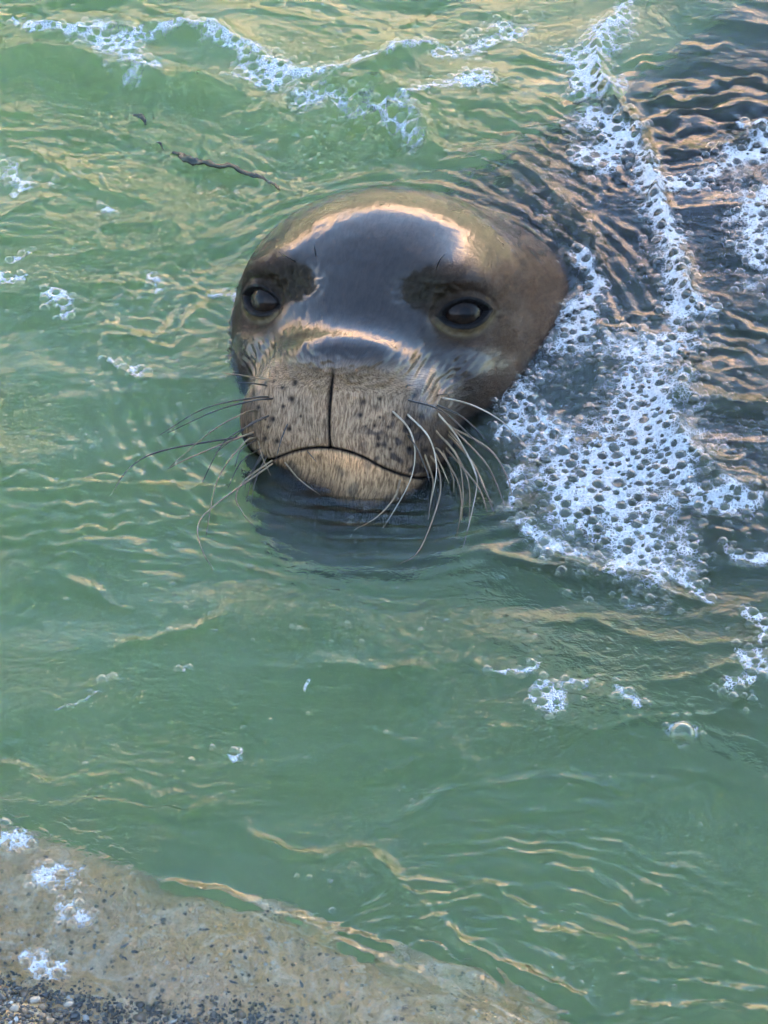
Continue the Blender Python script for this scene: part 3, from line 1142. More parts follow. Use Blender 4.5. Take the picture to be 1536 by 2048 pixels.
def part(name, me, mat, parent, world=True):
    o = obj(name, me, mat, parent)
    if world:
        me.transform(Matrix.Translation(-parent.matrix_world.translation if parent.matrix_world.translation.length else -Vector(parent.location)))
    return o


body = obj('body', seal_me, M_SEAL, seal)
SEAL_BVH = BVHTree.FromPolygons([v.co[:] for v in seal_me.vertices], [p.vertices[:] for p in seal_me.polygons])
seal_me.transform(SEAL_INV)


# ---- eyes
def build_eye(c, ex, ey, n, sgn):
    R = EYE_R / HMM
    cw = to_world(c)
    exw, eyw, nw = [np.asarray(a) @ HR for a in (ex, ey, n)]
    B = Matrix((exw, eyw, nw)).transposed().to_4x4()
    bm = bmesh.new()
    bmesh.ops.create_icosphere(bm, subdivisions=5, radius=R)
    me = bpy.data.meshes.new('eye')
    bm.transform(Matrix.Translation(Vector(cw)) @ B)
    bm.transform(SEAL_INV)
    bm.to_mesh(me)
    bm.free()
    for p in me.polygons:
        p.use_smooth = True
    t = NT('eyeball')
    co = t.attr('eyeco', 'Vector')
    p0 = np.array([v.co[:] for v in me.vertices]) - (cw - np.array(seal.location))
    q = np.stack([p0 @ exw, p0 @ eyw, p0 @ nw], 1) / R
    vattr(me, 'eyeco', q)
    sep = t.n('ShaderNodeSeparateXYZ')
    t.set(sep.inputs[0], co)
    r = t.math('SQRT', t.math('ADD', t.math('MULTIPLY', sep.outputs[0], sep.outputs[0]), t.math('MULTIPLY', sep.outputs[1], sep.outputs[1])))
    n1 = t.noise(co, 9.0, 4.0, 0.6)
    iris = t.mixc(t.ramp(n1, 0.35, 0.7), (0.008, 0.005, 0.004), (0.022, 0.013, 0.008))
    c_ = t.mixc(t.ramp(r, 0.20, 0.26), (0.006, 0.005, 0.005), iris)
    c_ = t.mixc(t.ramp(r, 0.66, 0.78), c_, (0.008, 0.007, 0.008))
    p = t.principled(Base_Color=c_, Roughness=0.25, Coat_Weight=0.45, Coat_Roughness=0.03, Coat_IOR=1.30)
    p.inputs['Specular IOR Level'].default_value = 0.05
    t.surf(p.outputs[0])
    return obj('eye', me, t.m, seal)


for s, e in zip((-1, 1), EYES):
    build_eye(*e, s)
# ------------------------------------------------------------------ whiskers (one object each, children of the seal)
WH = [
    [(540, 794), (503, 796), (409, 817), (321, 869)], [(548, 797), (503, 802), (430, 822), (335, 866)],
    [(500, 822), (487, 827), (425, 861), (339, 934)], [(540, 830), (500, 850), (446, 887), (404, 965)],
    [(528, 834), (500, 848), (468, 876), (432, 905)], [(500, 880), (487, 887), (435, 960), (412, 1072)],
    [(496, 886), (482, 900), (470, 934)], [(505, 905), (482, 924), (456, 976)], [(525, 905), (508, 940), (493, 1004)],
    [(530, 915), (513, 955), (502, 1005)], [(530, 757), (480, 750), (451, 747)], [(535, 771), (500, 766), (467, 764)],
    [(505, 960), (430, 1010), (396, 1051), (404, 1100), (427, 1140)], [(520, 940), (490, 960), (472, 994), (485, 1025), (506, 1051)],
    [(516, 880), (525, 915), (542, 952)], [(576, 846), (562, 880), (550, 926)], [(615, 903), (623, 912), (633, 924)],
    [(570, 925), (600, 960), (640, 990)], [(490, 870), (440, 890), (370, 920), (335, 938)], [(520, 915), (495, 955), (490, 975)],
    [(480, 880), (330, 900), (260, 935), (222, 990)],
    [(809, 798), (886, 823), (955, 886), (992, 912)], [(812, 826), (858, 875), (873, 938), (861, 1010)],
    [(783, 820), (818, 858), (830, 906), (818, 967), (766, 1058)], [(800, 960), (789, 995), (755, 1033), (709, 1061)],
    [(872, 809), (926, 835), (978, 886)], [(886, 795), (941, 809), (1004, 843), (1064, 904)],
    [(875, 826), (915, 875), (949, 941), (952, 984), (926, 1098)], [(870, 895), (883, 906), (915, 961), (923, 1012), (912, 1078)],
    [(890, 880), (915, 912), (938, 970), (938, 1055)], [(896, 860), (926, 898), (961, 955), (988, 1027)],
    [(905, 850), (952, 904), (981, 941), (1010, 1012)], [(930, 860), (975, 895), (1012, 949), (1028, 1010)],
    [(860, 910), (878, 941), (878, 998), (840, 1098), (800, 1130)], [(870, 860), (915, 915), (926, 984), (923, 1041)],
    [(900, 900), (955, 972), (975, 1024)], [(870, 905), (884, 935), (898, 967)], [(815, 870), (835, 898), (852, 935)],
    [(830, 890), (852, 938), (861, 970)], [(812, 775), (815, 770), (829, 772)], [(883, 789), (893, 790), (900, 790)],
    [(900, 870), (945, 925), (968, 975), (985, 1010)], [(885, 900), (905, 950), (908, 985)],
    [(848, 905), (866, 960), (862, 1000), (856, 1040)], [(590, 523), (570, 512), (551, 499)], [(632, 512), (630, 500), (629, 486)],
    [(872, 540), (880, 520), (893, 505)],
]


def tube(pts, radii, seg=6):
    pts = np.asarray(pts, float)
    V, F = [], []
    up = np.array([0.3, 0.2, 0.93])
    for i, p in enumerate(pts):
        tg = pts[min(i + 1, len(pts) - 1)] - pts[max(i - 1, 0)]
        tg = tg / (np.linalg.norm(tg) + 1e-12)
        a = np.cross(tg, up)
        if np.linalg.norm(a) < 1e-3:
            a = np.cross(tg, [1, 0, 0])
        a /= np.linalg.norm(a)
        b = np.cross(tg, a)
        for k in range(seg):
            th = 2 * math.pi * k / seg
            V.append(p + radii[i] * (math.cos(th) * a + math.sin(th) * b))
    for i in range(len(pts) - 1):
        for k in range(seg):
            F.append((i * seg + k, i * seg + (k + 1) % seg, (i + 1) * seg + (k + 1) % seg, (i + 1) * seg + k))
    return np.array(V), np.array(F)


def ray_to(u, v, bvh):
    d = Vector(C_D + (u - 768.0) / FPX * C_R + (1024.0 - v) / FPX * C_U)
    hit = bvh.ray_cast(Vector(C_P), d.normalized())
    if hit[0] is None:
        return None
    return (hit[0] - Vector(C_P)).dot(Vector(C_D))


def water_depth(u, v):
    p = px(u, v, 0.0)
    return float((p - C_P) @ C_D)


def whisker_mat(name, col, col2):
    t = NT(name)
    n = t.noise(t.coord('Object'), 60.0, 2.0)
    p = t.principled(Base_Color=t.mixc(t.ramp(n, 0.4, 0.6), col, col2), Roughness=0.35)
    p.inputs['Specular IOR Level'].default_value = 0.6
    return t.surf(p.outputs[0])


M_WD = whisker_mat('whisker_dark', (0.020, 0.016, 0.014), (0.05, 0.035, 0.025))
M_WB = whisker_mat('whisker_brown', (0.16, 0.10, 0.05), (0.28, 0.19, 0.10))
M_WP = whisker_mat('whisker_pale', (0.32, 0.25, 0.16), (0.46, 0.38, 0.28))
_rw = random.Random(11)
for wi, w in enumerate(WH):
    d0 = None
    for a in np.linspace(0, 1, 12):                       # the root sits on the skin
        u = w[0][0] + (700 - w[0][0]) * 0.25 * a
        v = w[0][1] + (800 - w[0][1]) * 0.25 * a
        d0 = ray_to(u, v, SEAL_BVH)
        if d0 is not None and d0 < 2.25:
            w = [(u, v)] + w[1:]
            break
    if d0 is None:
        continue
    c = catmull(w, 5)
    n_ = len(c)
    pts = []
    lean = _rw.uniform(0.010, 0.035)
    for i, (u, v) in enumerate(c):
        f = i / (n_ - 1)
        dd = d0 + 0.002 - lean * math.sin(f * 2.0)
        ds = ray_to(u, v, SEAL_BVH)
        if ds is not None and i > 0:
            dd = min(dd, ds - 0.0015 - 0.012 * f)
        dw = water_depth(u, v)
        dd = min(dd, dw - 0.007 + (0.008 if (f > 0.93 and v > 990) else 0))
        pts.append(px_depth(u, v, dd))
    L_ = sum(np.hypot(*(c[i + 1] - c[i])) for i in range(n_ - 1))
    r0 = 0.00085 if L_ > 120 else (0.0007 if L_ > 60 else 0.0006)
    V, F = tube(pts, [r0 * (1 - 0.72 * (i / (n_ - 1)) ** 1.3) for i in range(n_)], 6)
    me = mesh_np('whisker', V - np.array(seal.location), F)
    left = w[0][0] < 700
    if left:
        m = M_WB if wi in (2, 5, 12, 13, 10, 18, 14, 17) else M_WD
    else:
        m = M_WD if wi in (21, 25, 37, 38, 39, 40, 46) else (M_WP if wi in (22, 23, 26, 27) else M_WB)
        if wi >= 44:
            m = M_WD
    obj('whisker', me, m, seal)

# ------------------------------------------------------------------ foam
FOAM = [
    # label, [(u, v, radius px)...], bubbles per dm2, density bias
    ('thick white froth with dark round bubble holes spreading beside the seal\'s chin',
     [[(1270, 720, 55), (1300, 790, 75), (1290, 880, 95), (1230, 960, 120), (1215, 1030, 115), (1270, 1070, 95), (1300, 1110, 35)], [(1130, 880, 30), (1120, 980, 50), (1140, 1060, 35)],
      [(1330, 930, 60), (1400, 1000, 35), (1500, 1010, 22)]], 260, 0.16),
    ('long ridge of white froth running down over the seal\'s shoulder',
     [[(1185, 235, 55), (1255, 270, 30), (1295, 340, 26), (1315, 430, 30), (1340, 510, 38), (1365, 590, 40), (1360, 660, 45), (1290, 700, 60)], [(1230, 290, 50), (1190, 330, 35)]], 230, 0.10),
    ('white froth crest where the green water meets the dark back',
     [[(1262, 5, 22), (1215, 70, 40), (1170, 130, 55), (1160, 185, 45), (1240, 175, 22)]], 220, 0.12),
    ('sheet of white froth with large bubbles on the seal\'s back',
     [[(1545, 300, 60), (1460, 330, 55), (1420, 350, 30)], [(1520, 400, 70), (1500, 470, 60), (1540, 540, 55)], [(1480, 240, 18), (1545, 270, 20)], [(1330, 380, 18), (1400, 365, 18)]], 230, 0.02),
    ('narrow band of froth hugging the seal\'s neck behind its cheek',
     [[(1165, 520, 26), (1180, 590, 32), (1160, 650, 32), (1125, 700, 36), (1180, 700, 30)]], 240, -0.05),
    ('thin bubbly froth along the waterline under the seal\'s cheek',
     [[(1085, 740, 30), (1045, 790, 30), (1020, 840, 36), (1090, 860, 44), (1060, 930, 36), (1030, 1000, 26)]], 380, -0.06),
    ('thin line of froth drawn out from the whiskers across the green water',
     [[(1030, 1055, 12), (1110, 1090, 18), (1190, 1120, 16), (1260, 1140, 14)], [(1340, 1150, 26), (1385, 1185, 22), (1425, 1205, 14)], [(1450, 1120, 26), (1530, 1130, 16)]], 260, -0.12),
    ('white foam cap on the wavelet crest beside the drifting weed',
     [[(25, 58, 10), (110, 68, 18), (190, 75, 34), (240, 100, 46), (275, 128, 36), (310, 140, 16)], [(270, 75, 16), (330, 70, 14)]], 220, 0.20),
    ('foam cap trailing along the curved crest behind the seal\'s crown',
     [[(335, 66, 12), (400, 62, 16), (450, 95, 26), (500, 125, 40), (560, 155, 42), (610, 165, 26), (700, 150, 16), (800, 110, 18), (840, 85, 22)], [(470, 150, 24), (540, 185, 22)]], 220, 0.14),
    ('glassy bubbly froth on the lump of green water behind the crown',
     [[(600, 215, 34), (680, 230, 40), (740, 270, 46), (800, 260, 36), (830, 310, 30)]], 420, -0.12),
    ('veil of fine froth on the pale water along the dark back',
     [[(880, 110, 30), (960, 90, 40), (1030, 60, 44)], [(780, 240, 18), (900, 180, 26), (980, 160, 30)]], 240, -0.10),
    ('small froth patch with a warm edge beside the seal\'s left cheek', [[(95, 600, 18), (125, 600, 20), (140, 620, 12)]], 300, 0.0),
    ('small round froth patch between the seal\'s brow and the ripple lines', [[(312, 548, 14), (312, 570, 16)]], 300, 0.0),
    ('froth patch floating level with the seal\'s nose', [[(240, 725, 18), (262, 745, 20)]], 300, -0.05),
    ('tiny froth patch below the bent ripple line', [[(205, 415, 14), (225, 425, 12)]], 300, 0.0),
    ('scattered froth floating in beside the long bent ripple', [[(10, 340, 26), (40, 375, 24), (80, 378, 24), (20, 400, 14)]], 280, -0.06),
    ('froth patch next to the warm glint on the water', [[(5, 552, 16), (30, 556, 14)]], 300, 0.0),
    ('short froth streak above the warm glint on the water', [[(25, 520, 6), (60, 510, 8), (78, 504, 6)]], 260, -0.05),
    ('froth raft below the curling ripples with a bubble fringe', [[(1075, 1395, 20), (1100, 1405, 24), (1085, 1375, 14)]], 300, 0.05),
    ('ragged froth streak feeding the raft below the curling ripples', [[(985, 1360, 8), (1020, 1350, 10), (1060, 1340, 16), (1085, 1330, 10)], [(1130, 1380, 10), (1180, 1360, 10)]], 260, -0.05),
    ('small froth curl between the two froth rafts', [[(1240, 1390, 14), (1275, 1400, 18)]], 260, -0.05),
    ('ring of clear bubbles round one big bubble on the green water', [[(1350, 1460, 22), (1385, 1455, 22), (1365, 1490, 18)]], 420, -0.24),
    ('loose froth raft drifting off the end of the crest', [[(1460, 1375, 24), (1500, 1370, 26), (1530, 1340, 22), (1480, 1330, 14)]], 300, -0.02),
    ('froth drifting ashore off the seal\'s flank', [[(1500, 1235, 20), (1530, 1250, 22), (1540, 1290, 14)]], 300, -0.02),
    ('froth left at the lip of the stone ledge', [[(90, 1765, 22), (120, 1755, 26), (145, 1740, 14)]], 300, 0.02),
    ('froth blot on the stone ledge above the pebbles', [[(130, 1810, 18), (145, 1830, 22)]], 300, 0.0),
    ('flat froth blot lying by the dark pebbles', [[(65, 1925, 12), (95, 1925, 16), (125, 1930, 12)]], 300, 0.02),
    ('froth washing in along the edge of the ledge', [[(-10, 1680, 24), (30, 1690, 24), (70, 1690, 10)]], 300, -0.03),
    ('specks of froth in the ripples before the ledge', [[(470, 1520, 8), (490, 1505, 10)]], 300, -0.05),
    ('faint froth streak left across the green shallows', [[(110, 1425, 6), (160, 1415, 9), (200, 1400, 6)], [(215, 1370, 9), (245, 1362, 8)]], 260, -0.08),
    ('faint froth dots before the seal\'s chin', [[(350, 1355, 8), (375, 1352, 8)], [(590, 1385, 10), (600, 1365, 8)]], 300, -0.12),
    ('wisp of froth touching the seal\'s brow side', [[(420, 598, 16), (455, 595, 14), (480, 600, 8)]], 280, -0.12),
]


def mat_foam():
    t = NT('foam')
    co = t.coord('Object')
    dens = t.attr('dens')
    j = t.noise(co, 90.0, 2.0, 0.5, 0.0, 'Color')
    vec = t.n('ShaderNodeVectorMath', operation='MULTIPLY_ADD')
    t.set(vec.inputs[0], j)
    vec.inputs[1].default_value = (0.004, 0.004, 0.004)
    t.set(vec.inputs[2], co)
    e1 = t.voro(vec.outputs[0], 300.0, 'DISTANCE_TO_EDGE', 0.9)
    e2 = t.voro(vec.outputs[0], 640.0, 'DISTANCE_TO_EDGE', 0.9)
    # a lace of bubble walls that closes up where the froth lies thick
    w1 = t.ramp(dens, 0.0, 1.0, 0.06, 0.30)
    w2 = t.ramp(dens, 0.1, 1.0, 0.03, 0.34)
    l1 = t.math('SUBTRACT', 1.0, t.ramp(t.math('DIVIDE', e1, w1), 0.35, 1.0))
    l2 = t.math('SUBTRACT', 1.0, t.ramp(t.math('DIVIDE', e2, w2), 0.35, 1.0))
    a = t.math('MAXIMUM', l1, t.math('MULTIPLY', l2, 0.85))
    a = t.math('MAXIMUM', a, t.ramp(dens, 0.25, 1.0, 0.0, 0.72))
    a = t.math('MULTIPLY', a, t.ramp(dens, 0.0, 0.55))
    a = t.math('MULTIPLY', a, 0.95)
    hgt = t.math('ADD', e1, t.math('MULTIPLY', e2, 0.7))
    b = t.bump(hgt, 1.0, 0.004)
    p = t.principled(Base_Color=(0.80, 0.82, 0.82), Roughness=0.35, Normal=b)
    p.inputs['Specular IOR Level'].default_value = 0.6
    tr = t.n('ShaderNodeBsdfTransparent')
    mx = t.n('ShaderNodeMixShader')
    t.set(mx.inputs[0], a)
    t.t.links.new(tr.outputs[0], mx.inputs[1])
    t.t.links.new(p.outputs[0], mx.inputs[2])
    return t.surf(mx.outputs[0])


def mat_bubble():
    t = NT('bubble_film')
    lw = t.n('ShaderNodeLayerWeight')
    lw.inputs[0].default_value = 0.35
    gl = t.n('ShaderNodeBsdfGlossy')
    gl.inputs['Roughness'].default_value = 0.03
    gl.inputs['Color'].default_value = (1, 1, 1, 1)
    tr = t.n('ShaderNodeBsdfTransparent')
    df = t.principled(Base_Color=(0.80, 0.84, 0.84), Roughness=0.3)
    m1 = t.n('ShaderNodeMixShader')
    f = t.ramp(lw.outputs['Facing'], 0.05, 0.95, 0.04, 0.55)
    t.set(m1.inputs[0], f)
    t.t.links.new(tr.outputs[0], m1.inputs[1])
    t.t.links.new(gl.outputs[0], m1.inputs[2])
    m2 = t.n('ShaderNodeMixShader')
    t.set(m2.inputs[0], t.ramp(lw.outputs['Facing'], 0.72, 0.98, 0.0, 0.75))
    t.t.links.new(m1.outputs[0], m2.inputs[1])
    t.t.links.new(df.outputs[0], m2.inputs[2])
    return t.surf(m2.outputs[0])


M_FOAM = mat_foam()
M_BUB = mat_bubble()
# dome template
_bm = bmesh.new()
bmesh.ops.create_uvsphere(_bm, u_segments=10, v_segments=7, radius=1.0)
_dead = [v for v in _bm.verts if v.co.z < -0.3]
bmesh.ops.delete(_bm, geom=_dead, context='VERTS')
bmesh.ops.triangulate(_bm, faces=_bm.faces)
_bm.verts.index_update()
DOME_V = np.array([v.co[:] for v in _bm.verts])
DOME_F = np.array([[v.index for v in f.verts] for f in _bm.faces])
_bm.free()


def domes(c, r):
    """c (N,3), r (N,) -> one mesh of many bubbles"""
    V = c[:, None, :] + r[:, None, None] * DOME_V[None]
    F = DOME_F[None] + (np.arange(len(c)) * len(DOME_V))[:, None, None]
    return V.reshape(-1, 3), F.reshape(-1, 3)


def pack(xy, rad, existing=None):
    """dart throwing with a hash grid"""
    cell = 0.006
    grid = {}
    keep = []
    order = np.argsort(-rad)
    for i in order:
        x, y, r = xy[i, 0], xy[i, 1], rad[i]
        gx, gy = int(x // cell), int(y // cell)
        ok = True
        for a in (-2, -1, 0, 1, 2):
            for b in (-2, -1, 0, 1, 2):
                for (qx, qy, qr) in grid.get((gx + a, gy + b), ()):
                    if (qx - x) ** 2 + (qy - y) ** 2 < ((qr + r) * 0.98) ** 2:
                        ok = False
                        break
                if not ok:
                    break
            if not ok:
                break
        if ok:
            grid.setdefault((gx, gy), []).append((x, y, r))
            keep.append(i)
    return np.array(keep, int)


def surf_z(x, y):
    """top of whatever lies at the surface: water, or the ledge where it stands clear"""
    return np.maximum(water_h(x, y), ledge_z(x, y) + 0.001)


def build_foam(label, chains, nb, bias):
    segs = []
    for ch in chains:
        P = [(*px(u, v)[:2], r / FPX * 2.25 * 1.05) for u, v, r in ch]
        if len(P) == 1:
            P = P * 2
        for a, b in zip(P[:-1], P[1:]):
            segs.append((a, b))
    A = np.array([p for s in segs for p in s])
    rm = A[:, 2].max() * 1.9
    x0, y0 = A[:, :2].min(0) - rm
    x1, y1 = A[:, :2].max(0) + rm

    def dens(x, y):
        best = np.full(np.shape(x), -9.0)
        jx = x + 0.010 * noise2(x * 28, y * 28, 101) + 0.004 * noise2(x * 85, y * 85, 102)
        jy = (y + 0.010 * noise2(x * 28, y * 28, 103) + 0.004 * noise2(x * 85, y * 85, 104))
        for a, b in segs:
            ex, ey = b[0] - a[0], (b[1] - a[1])
            t = np.clip(((jx - a[0]) * ex + (jy - a[1]) * ey) / (ex * ex + ey * ey + 1e-12), 0, 1)
            d = np.hypot(jx - a[0] - t * ex, (jy - a[1] - t * ey) * 0.80)
            r = a[2] + (b[2] - a[2]) * t
            best = np.maximum(best, 1.15 - d / r)
        n_ = 0.30 * noise2(x * 40, y * 40, 105) + 0.16 * noise2(x * 110, y * 110, 106)
        n_ = n_ + 0.30 * noise2(x * 13, y * 15, 108)
        return best * 0.66 + n_ + bias
    st = 0.0014
    xs = np.arange(x0, x1, st)
    ys = np.arange(y0, y1, st)
    X, Y = np.meshgrid(xs, ys)
    D = dens(X, Y)
    # bubbles
    area = (D > 0.05).sum() * st * st * 100.0
    n_try = int(nb * area * 2.6) + 8
    q = np.argwhere(D > -0.06)
    if len(q) == 0:
        return None
    pick = q[RNG.integers(0, len(q), n_try)]
    bx = xs[pick[:, 1]] + RNG.uniform(-st, st, n_try)
    by = ys[pick[:, 0]] + RNG.uniform(-st, st, n_try)
    rad = 0.0006 + 0.0042 * RNG.random(n_try) ** 3.0
    big = RNG.random(n_try) < 0.012
    rad[big] = RNG.uniform(0.004, 0.0062, big.sum())
    if 'big bubble' in label:
        bx[0], by[0] = px(1365, 1470)[:2]
        rad[0] = 0.0105
    k = pack(np.stack([bx, by], 1), rad)
    bx, by, rad = bx[k], by[k], rad[k]
    # the froth sheet opens under each larger bubble
    W = D.copy()
    for x, y, r in zip(bx, by, rad):
        if r < 0.0013:
            continue
        i0, i1 = int((x - r - x0) / st), int((x + r - x0) / st) + 2
        j0, j1 = int((y - r - y0) / st), int((y + r - y0) / st) + 2
        i0, j0 = max(i0, 0), max(j0, 0)
        sub = np.hypot(X[j0:j1, i0:i1] - x, Y[j0:j1, i0:i1] - y)
        W[j0:j1, i0:i1] = np.minimum(W[j0:j1, i0:i1], (sub / r - 0.80) * 1.6)
    Z = surf_z(X, Y) + 0.0010 + 0.0016 * np.clip(W, 0, 0.7) + 0.0007 * noise2(X * 180, Y * 180, 107)
    ny, nx = X.shape
    ids = np.arange(nx * ny).reshape(ny, nx)
    F = np.stack([ids[:-1, :-1], ids[:-1, 1:], ids[1:, 1:], ids[1:, :-1]], -1).reshape(-1, 4)
    Wf = W.ravel()
    F = F[(Wf[F] > 0.0).any(1)]
    if len(F) == 0:
        return None
    used = np.unique(F)
    remap = -np.ones(nx * ny, np.int64)
    remap[used] = np.arange(len(used))
    V = np.stack([X.ravel(), Y.ravel(), Z.ravel()], 1)[used]
    root = bpy.data.objects.new('foam_patch', None)
    COL.objects.link(root)
    root.location = (A[:, 0].mean(), A[:, 1].mean(), 0)
    tag(root, label, 'foam', 'patches of foam on the water')
    off = np.array(root.location)
    me = mesh_np('froth', V - off, remap[F])
    fattr(me, 'dens', Wf[used])
    o1 = obj('froth', me, M_FOAM, root)
    tag(o1, kind='stuff')
    bz = surf_z(bx, by)
    V, F = domes(np.stack([bx, by, bz + 0.0006], 1) - off, rad)
    me = mesh_np('bubbles', V, F)
    o2 = obj('bubbles', me, M_BUB, root)
    tag(o2, kind='stuff')
    return root


for f in FOAM:
    build_foam(*f)


# loose bubbles all over the water: nobody could count them
def loose_bubbles():
    X, Y, R_ = [], [], []
    zones = [((0, 500, 480, 960), 330), ((330, 950, 800, 1300), 130), ((0, 1000, 900, 1600), 130), ((800, 1150, 1536, 2000), 200),
             ((1000, 300, 1536, 1150), 1500), ((1340, 800, 1536, 1000), 700), ((550, 0, 1100, 340), 500), ((0, 0, 560, 480), 160), ((100, 1700, 700, 2000), 60), ((560, 190, 860, 350), 240)]
    for (u0, v0, u1, v1), n_ in zones:
        for _ in range(int(n_ * 1.5)):
            u, v = RNG.uniform(u0, u1), RNG.uniform(v0, v1)
            p = px(u, v)
            if noise2(np.array([p[0] * 14]), np.array([p[1] * 14]), 111)[0] < RNG.uniform(-0.5, 0.35):
                continue
            X.append(p[0])
            Y.append(p[1])
            R_.append(0.0007 + 0.0022 * RNG.random() ** 2.5)
    X, Y, R_ = np.array(X), np.array(Y), np.array(R_)
    k = pack(np.stack([X, Y], 1), R_)
    X, Y, R_ = X[k], Y[k], R_[k]
    V, F = domes(np.stack([X, Y, water_h(X, Y)], 1), R_)
    o = obj('loose_bubbles', mesh_np('loose_bubbles', V, F), M_BUB)
    return tag(o, 'single small bubbles scattered over the open green water', 'bubbles', kind='stuff')


loose_bubbles()

# ------------------------------------------------------------------ seaweed scraps and a solid dark ripple reflection at the surface
M_WEED_RIPPLE = mat_simple('seaweed', (0.010, 0.014, 0.006), 0.45, coat=0.1, col2=(0.028, 0.032, 0.010), scale=120.0)  # also colours the strand that stands for a dark reflection


def weed(path, width, label):
    c = catmull(path, 7)
    P = []
    for i, (u, v) in enumerate(c):
        p = px(u, v)
        P.append((p[0], p[1], float(surf_z(np.array([p[0]]), np.array([p[1]]))[0])))
    P = np.array(P)
    n_ = len(P)
    V, F = [], []
    for i in range(n_):
        tg = P[min(i + 1, n_ - 1)] - P[max(i - 1, 0)]
        tg /= np.linalg.norm(tg) + 1e-12
        a = np.cross(tg, [0, 0, 1.0])
        a /= np.linalg.norm(a) + 1e-12
        f = i / (n_ - 1)
        w = width * (0.35 + 0.65 * math.sin(math.pi * min(1, f * 1.1 + 0.08)) + 0.35 * noise2(np.array([i * 0.9]), np.array([width * 1e4]), 121)[0])
        tw = 0.7 * noise2(np.array([i * 0.35]), np.array([3.3]), 122)[0]
        up = np.array([0, 0, 1.0]) * math.cos(tw) + a * math.sin(tw)
        sd_ = a * math.cos(tw) - np.array([0, 0, 1.0]) * math.sin(tw)
        for k in range(8):
            th = 2 * math.pi * k / 8
            V.append(P[i] + sd_ * w * math.cos(th) + up * w * 0.42 * math.sin(th) + np.array([0, 0, 0.0006]))
    for i in range(n_ - 1):
        for k in range(8):
            F.append((i * 8 + k, i * 8 + (k + 1) % 8, (i + 1) * 8 + (k + 1) % 8, (i + 1) * 8 + k))
    o = obj('weed_ripple_scrap', mesh_np('weed_ripple_scrap', np.array(V), np.array(F)), M_WEED_RIPPLE)
    return tag(o, label, 'seaweed', 'scraps of dark weed on the water')


weed([(345, 296), (362, 303), (368, 314), (400, 324), (440, 332), (480, 340), (520, 352), (548, 364), (558, 378)], 0.0044, 'long dark strand of weed floating behind the seal\'s brow')  # dark reflection on a ripple, modelled as a solid strand
weed([(266, 221), (278, 224), (288, 234), (290, 240)], 0.0030, 'small hooked dark scrap of weed above the long strand')
weed([(313, 276), (320, 280), (327, 290)], 0.0013, 'tiny thin dark scrap of weed close to the long strand\'s curl')

# ------------------------------------------------------------------ pebbles and shell chips on the ledge
def pebble_mesh(k):
    r = random.Random(100 + k)
    bm = bmesh.new()
    bmesh.ops.create_icosphere(bm, subdivisions=1, radius=1.0)
    s = (1.0, r.uniform(0.65, 0.95), r.uniform(0.45, 0.7))
    for v in bm.verts:
        n_ = 1 + r.uniform(-0.16, 0.16)
        v.co = Vector((v.co.x * s[0] * n_, v.co.y * s[1] * n_, v.co.z * s[2] * n_))
    me = bpy.data.meshes.new('pebble')
    bm.to_mesh(me)
    bm.free()
    for p in me.polygons:
        p.use_smooth = True
    return me


PEB_COL = [((0.42, 0.35, 0.26), (0.30, 0.24, 0.17)), ((0.10, 0.08, 0.06), (0.06, 0.047, 0.037)), ((0.26, 0.17, 0.09), (0.18, 0.11, 0.06)), ((0.16, 0.13, 0.10), (0.11, 0.085, 0.065)), ((0.62, 0.60, 0.56), (0.5, 0.47, 0.43)), ((0.05, 0.045, 0.045), (0.08, 0.075, 0.07))]
PEB = []
for k, (a, b) in enumerate(PEB_COL):
    m = mat_simple('pebble_stone', a, 0.35, coat=0.5, col2=b, scale=160.0)
    for j in range(2):
        me = pebble_mesh(k * 2 + j)
        me.materials.append(m)
        PEB.append(me)
_rp = random.Random(21)
LEDGE_INV = Vector(ledge.location)
placed = []
special = [(133, 2034, 0.0062, 8), (15, 2018, 0.0055, 0), (28, 2026, 0.0045, 0), (345, 2036, 0.0040, 8), (68, 2000, 0.005, 1), (150, 2030, 0.005, 10)]
tries = 0
while len(placed) < 270 and tries < 20000:
    tries += 1
    if special:
        u, v, r, mi = special.pop()
    else:
        u, v = _rp.uniform(-40, 520), _rp.uniform(1930, 2075)
        lim = 1950 + 0.16 * u + 26 * noise2(np.array([u / 70.0]), np.array([0.5]), 131)[0]
        if v < lim:
            continue
        r = 0.0018 + 0.0034 * _rp.random() ** 1.5
        mi = _rp.choice([0, 1, 2, 2, 3, 3, 4, 5, 6, 7, 7, 10, 11, 3, 2, 5]) if _rp.random() > 0.05 else 9
    p = px(u, v)
    if any((p[0] - a) ** 2 + (p[1] - b) ** 2 < ((r + c) * 0.85) ** 2 for a, b, c in placed):
        continue
    placed.append((p[0], p[1], r))
    o = bpy.data.objects.new('pebble', PEB[mi])
    COL.objects.link(o)
    o.parent = ledge
    z = float(ledge_z(np.array([p[0]]), np.array([p[1]]))[0])
    o.location = (p[0], p[1], z + r * 0.15)
    o.rotation_euler = (_rp.uniform(-0.4, 0.4), _rp.uniform(-0.4, 0.4), _rp.uniform(0, 6.28))
    o.scale = (r, r * _rp.uniform(0.8, 1.1), r * _rp.uniform(0.8, 1.2))

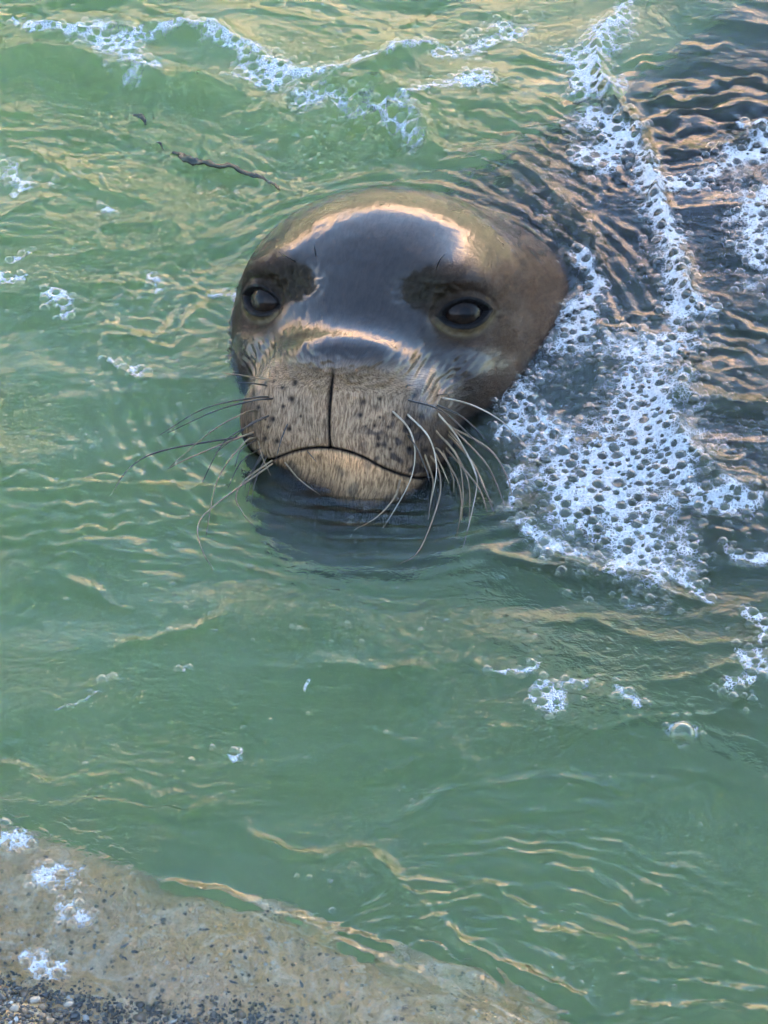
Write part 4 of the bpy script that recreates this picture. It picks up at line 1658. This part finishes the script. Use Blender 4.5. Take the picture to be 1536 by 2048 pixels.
M_CHIP = mat_simple('shell_chip', (0.030, 0.026, 0.026), 0.4, coat=0.4, col2=(0.07, 0.055, 0.05), scale=200.0)
M_CHIP2 = mat_simple('shell_chip_tan', (0.30, 0.20, 0.11), 0.4, coat=0.4, col2=(0.20, 0.13, 0.08), scale=200.0)
chips = []
for k in range(4):
    bm = bmesh.new()
    r = random.Random(300 + k)
    n_ = 7
    ring = [(math.cos(2 * math.pi * i / n_) * r.uniform(0.5, 1.1), math.sin(2 * math.pi * i / n_) * r.uniform(0.25, 0.55)) for i in range(n_)]
    top = [bm.verts.new((x, y, 0.12 + 0.12 * x * x)) for x, y in ring]
    bot = [bm.verts.new((x, y, -0.02 + 0.12 * x * x)) for x, y in ring]
    bm.faces.new(top)
    bm.faces.new(bot[::-1])
    for i in range(n_):
        bm.faces.new((top[i], bot[i], bot[(i + 1) % n_], top[(i + 1) % n_]))
    me = bpy.data.meshes.new('shell_chip')
    bm.to_mesh(me)
    bm.free()
    me.materials.append(M_CHIP if k < 3 else M_CHIP2)
    chips.append(me)
for i in range(80):
    u = _rp.uniform(-80, 950)
    v = _rp.uniform(1720, 2090)
    p = px(u, v)
    z = float(ledge_z(np.array([p[0]]), np.array([p[1]]))[0])
    if z < -0.034:
        continue
    o = bpy.data.objects.new('shell_chip', _rp.choice(chips))
    COL.objects.link(o)
    o.parent = ledge
    s = _rp.uniform(0.0016, 0.0048)
    o.location = (p[0], p[1], z + 0.0004)
    o.rotation_euler = (_rp.uniform(-0.2, 0.2), _rp.uniform(-0.2, 0.2), _rp.uniform(0, 6.28))
    o.scale = (s, s * _rp.uniform(0.5, 1.2), s)


def gravel():
    """grit between the pebbles: too fine and too many to count"""
    bm = bmesh.new()
    bmesh.ops.create_icosphere(bm, subdivisions=1, radius=1.0)
    bm.verts.index_update()
    gv = np.array([v.co[:] for v in bm.verts])
    gf = np.array([[v.index for v in f.verts] for f in bm.faces])
    bm.free()
    n_ = 5200
    u = RNG.uniform(-60, 700, n_)
    v = RNG.uniform(1915, 2080, n_)
    lim = 1948 + 0.15 * u + 30 * noise2(u / 70.0, u * 0 + 0.5, 131) + 22 * RNG.standard_normal(n_)
    k = v > lim
    P = np.array([px(a, b) for a, b in zip(u[k], v[k])])
    z = ledge_z(P[:, 0], P[:, 1])
    r = 0.0005 + 0.0013 * RNG.random(len(P)) ** 2
    sc = RNG.uniform(0.6, 1.2, (len(P), 1, 3)) * r[:, None, None]
    jit = 1 + 0.25 * RNG.standard_normal((len(P), len(gv), 1)) * 0.6
    V = np.stack([P[:, 0], P[:, 1], z + r * 0.2], 1)[:, None, :] + gv[None] * sc * jit
    F = gf[None] + (np.arange(len(P)) * len(gv))[:, None, None]
    me = mesh_np('grit', V.reshape(-1, 3), F.reshape(-1, 3))
    pal = np.array([(0.045, 0.036, 0.03), (0.10, 0.075, 0.05), (0.20, 0.14, 0.08), (0.06, 0.05, 0.045), (0.34, 0.28, 0.2), (0.028, 0.024, 0.022)])
    c = pal[RNG.choice(6, len(P), p=[0.28, 0.22, 0.14, 0.18, 0.06, 0.12])]
    cattr(me, 'col', np.repeat(c, len(gv), 0))
    t = NT('grit')
    p = t.principled(Base_Color=t.attr('col', 'Color'), Roughness=0.35, Coat_Weight=0.4, Coat_Roughness=0.1)
    t.surf(p.outputs[0])
    return tag(obj('grit', me, t.m, ledge), kind='stuff')


gravel()
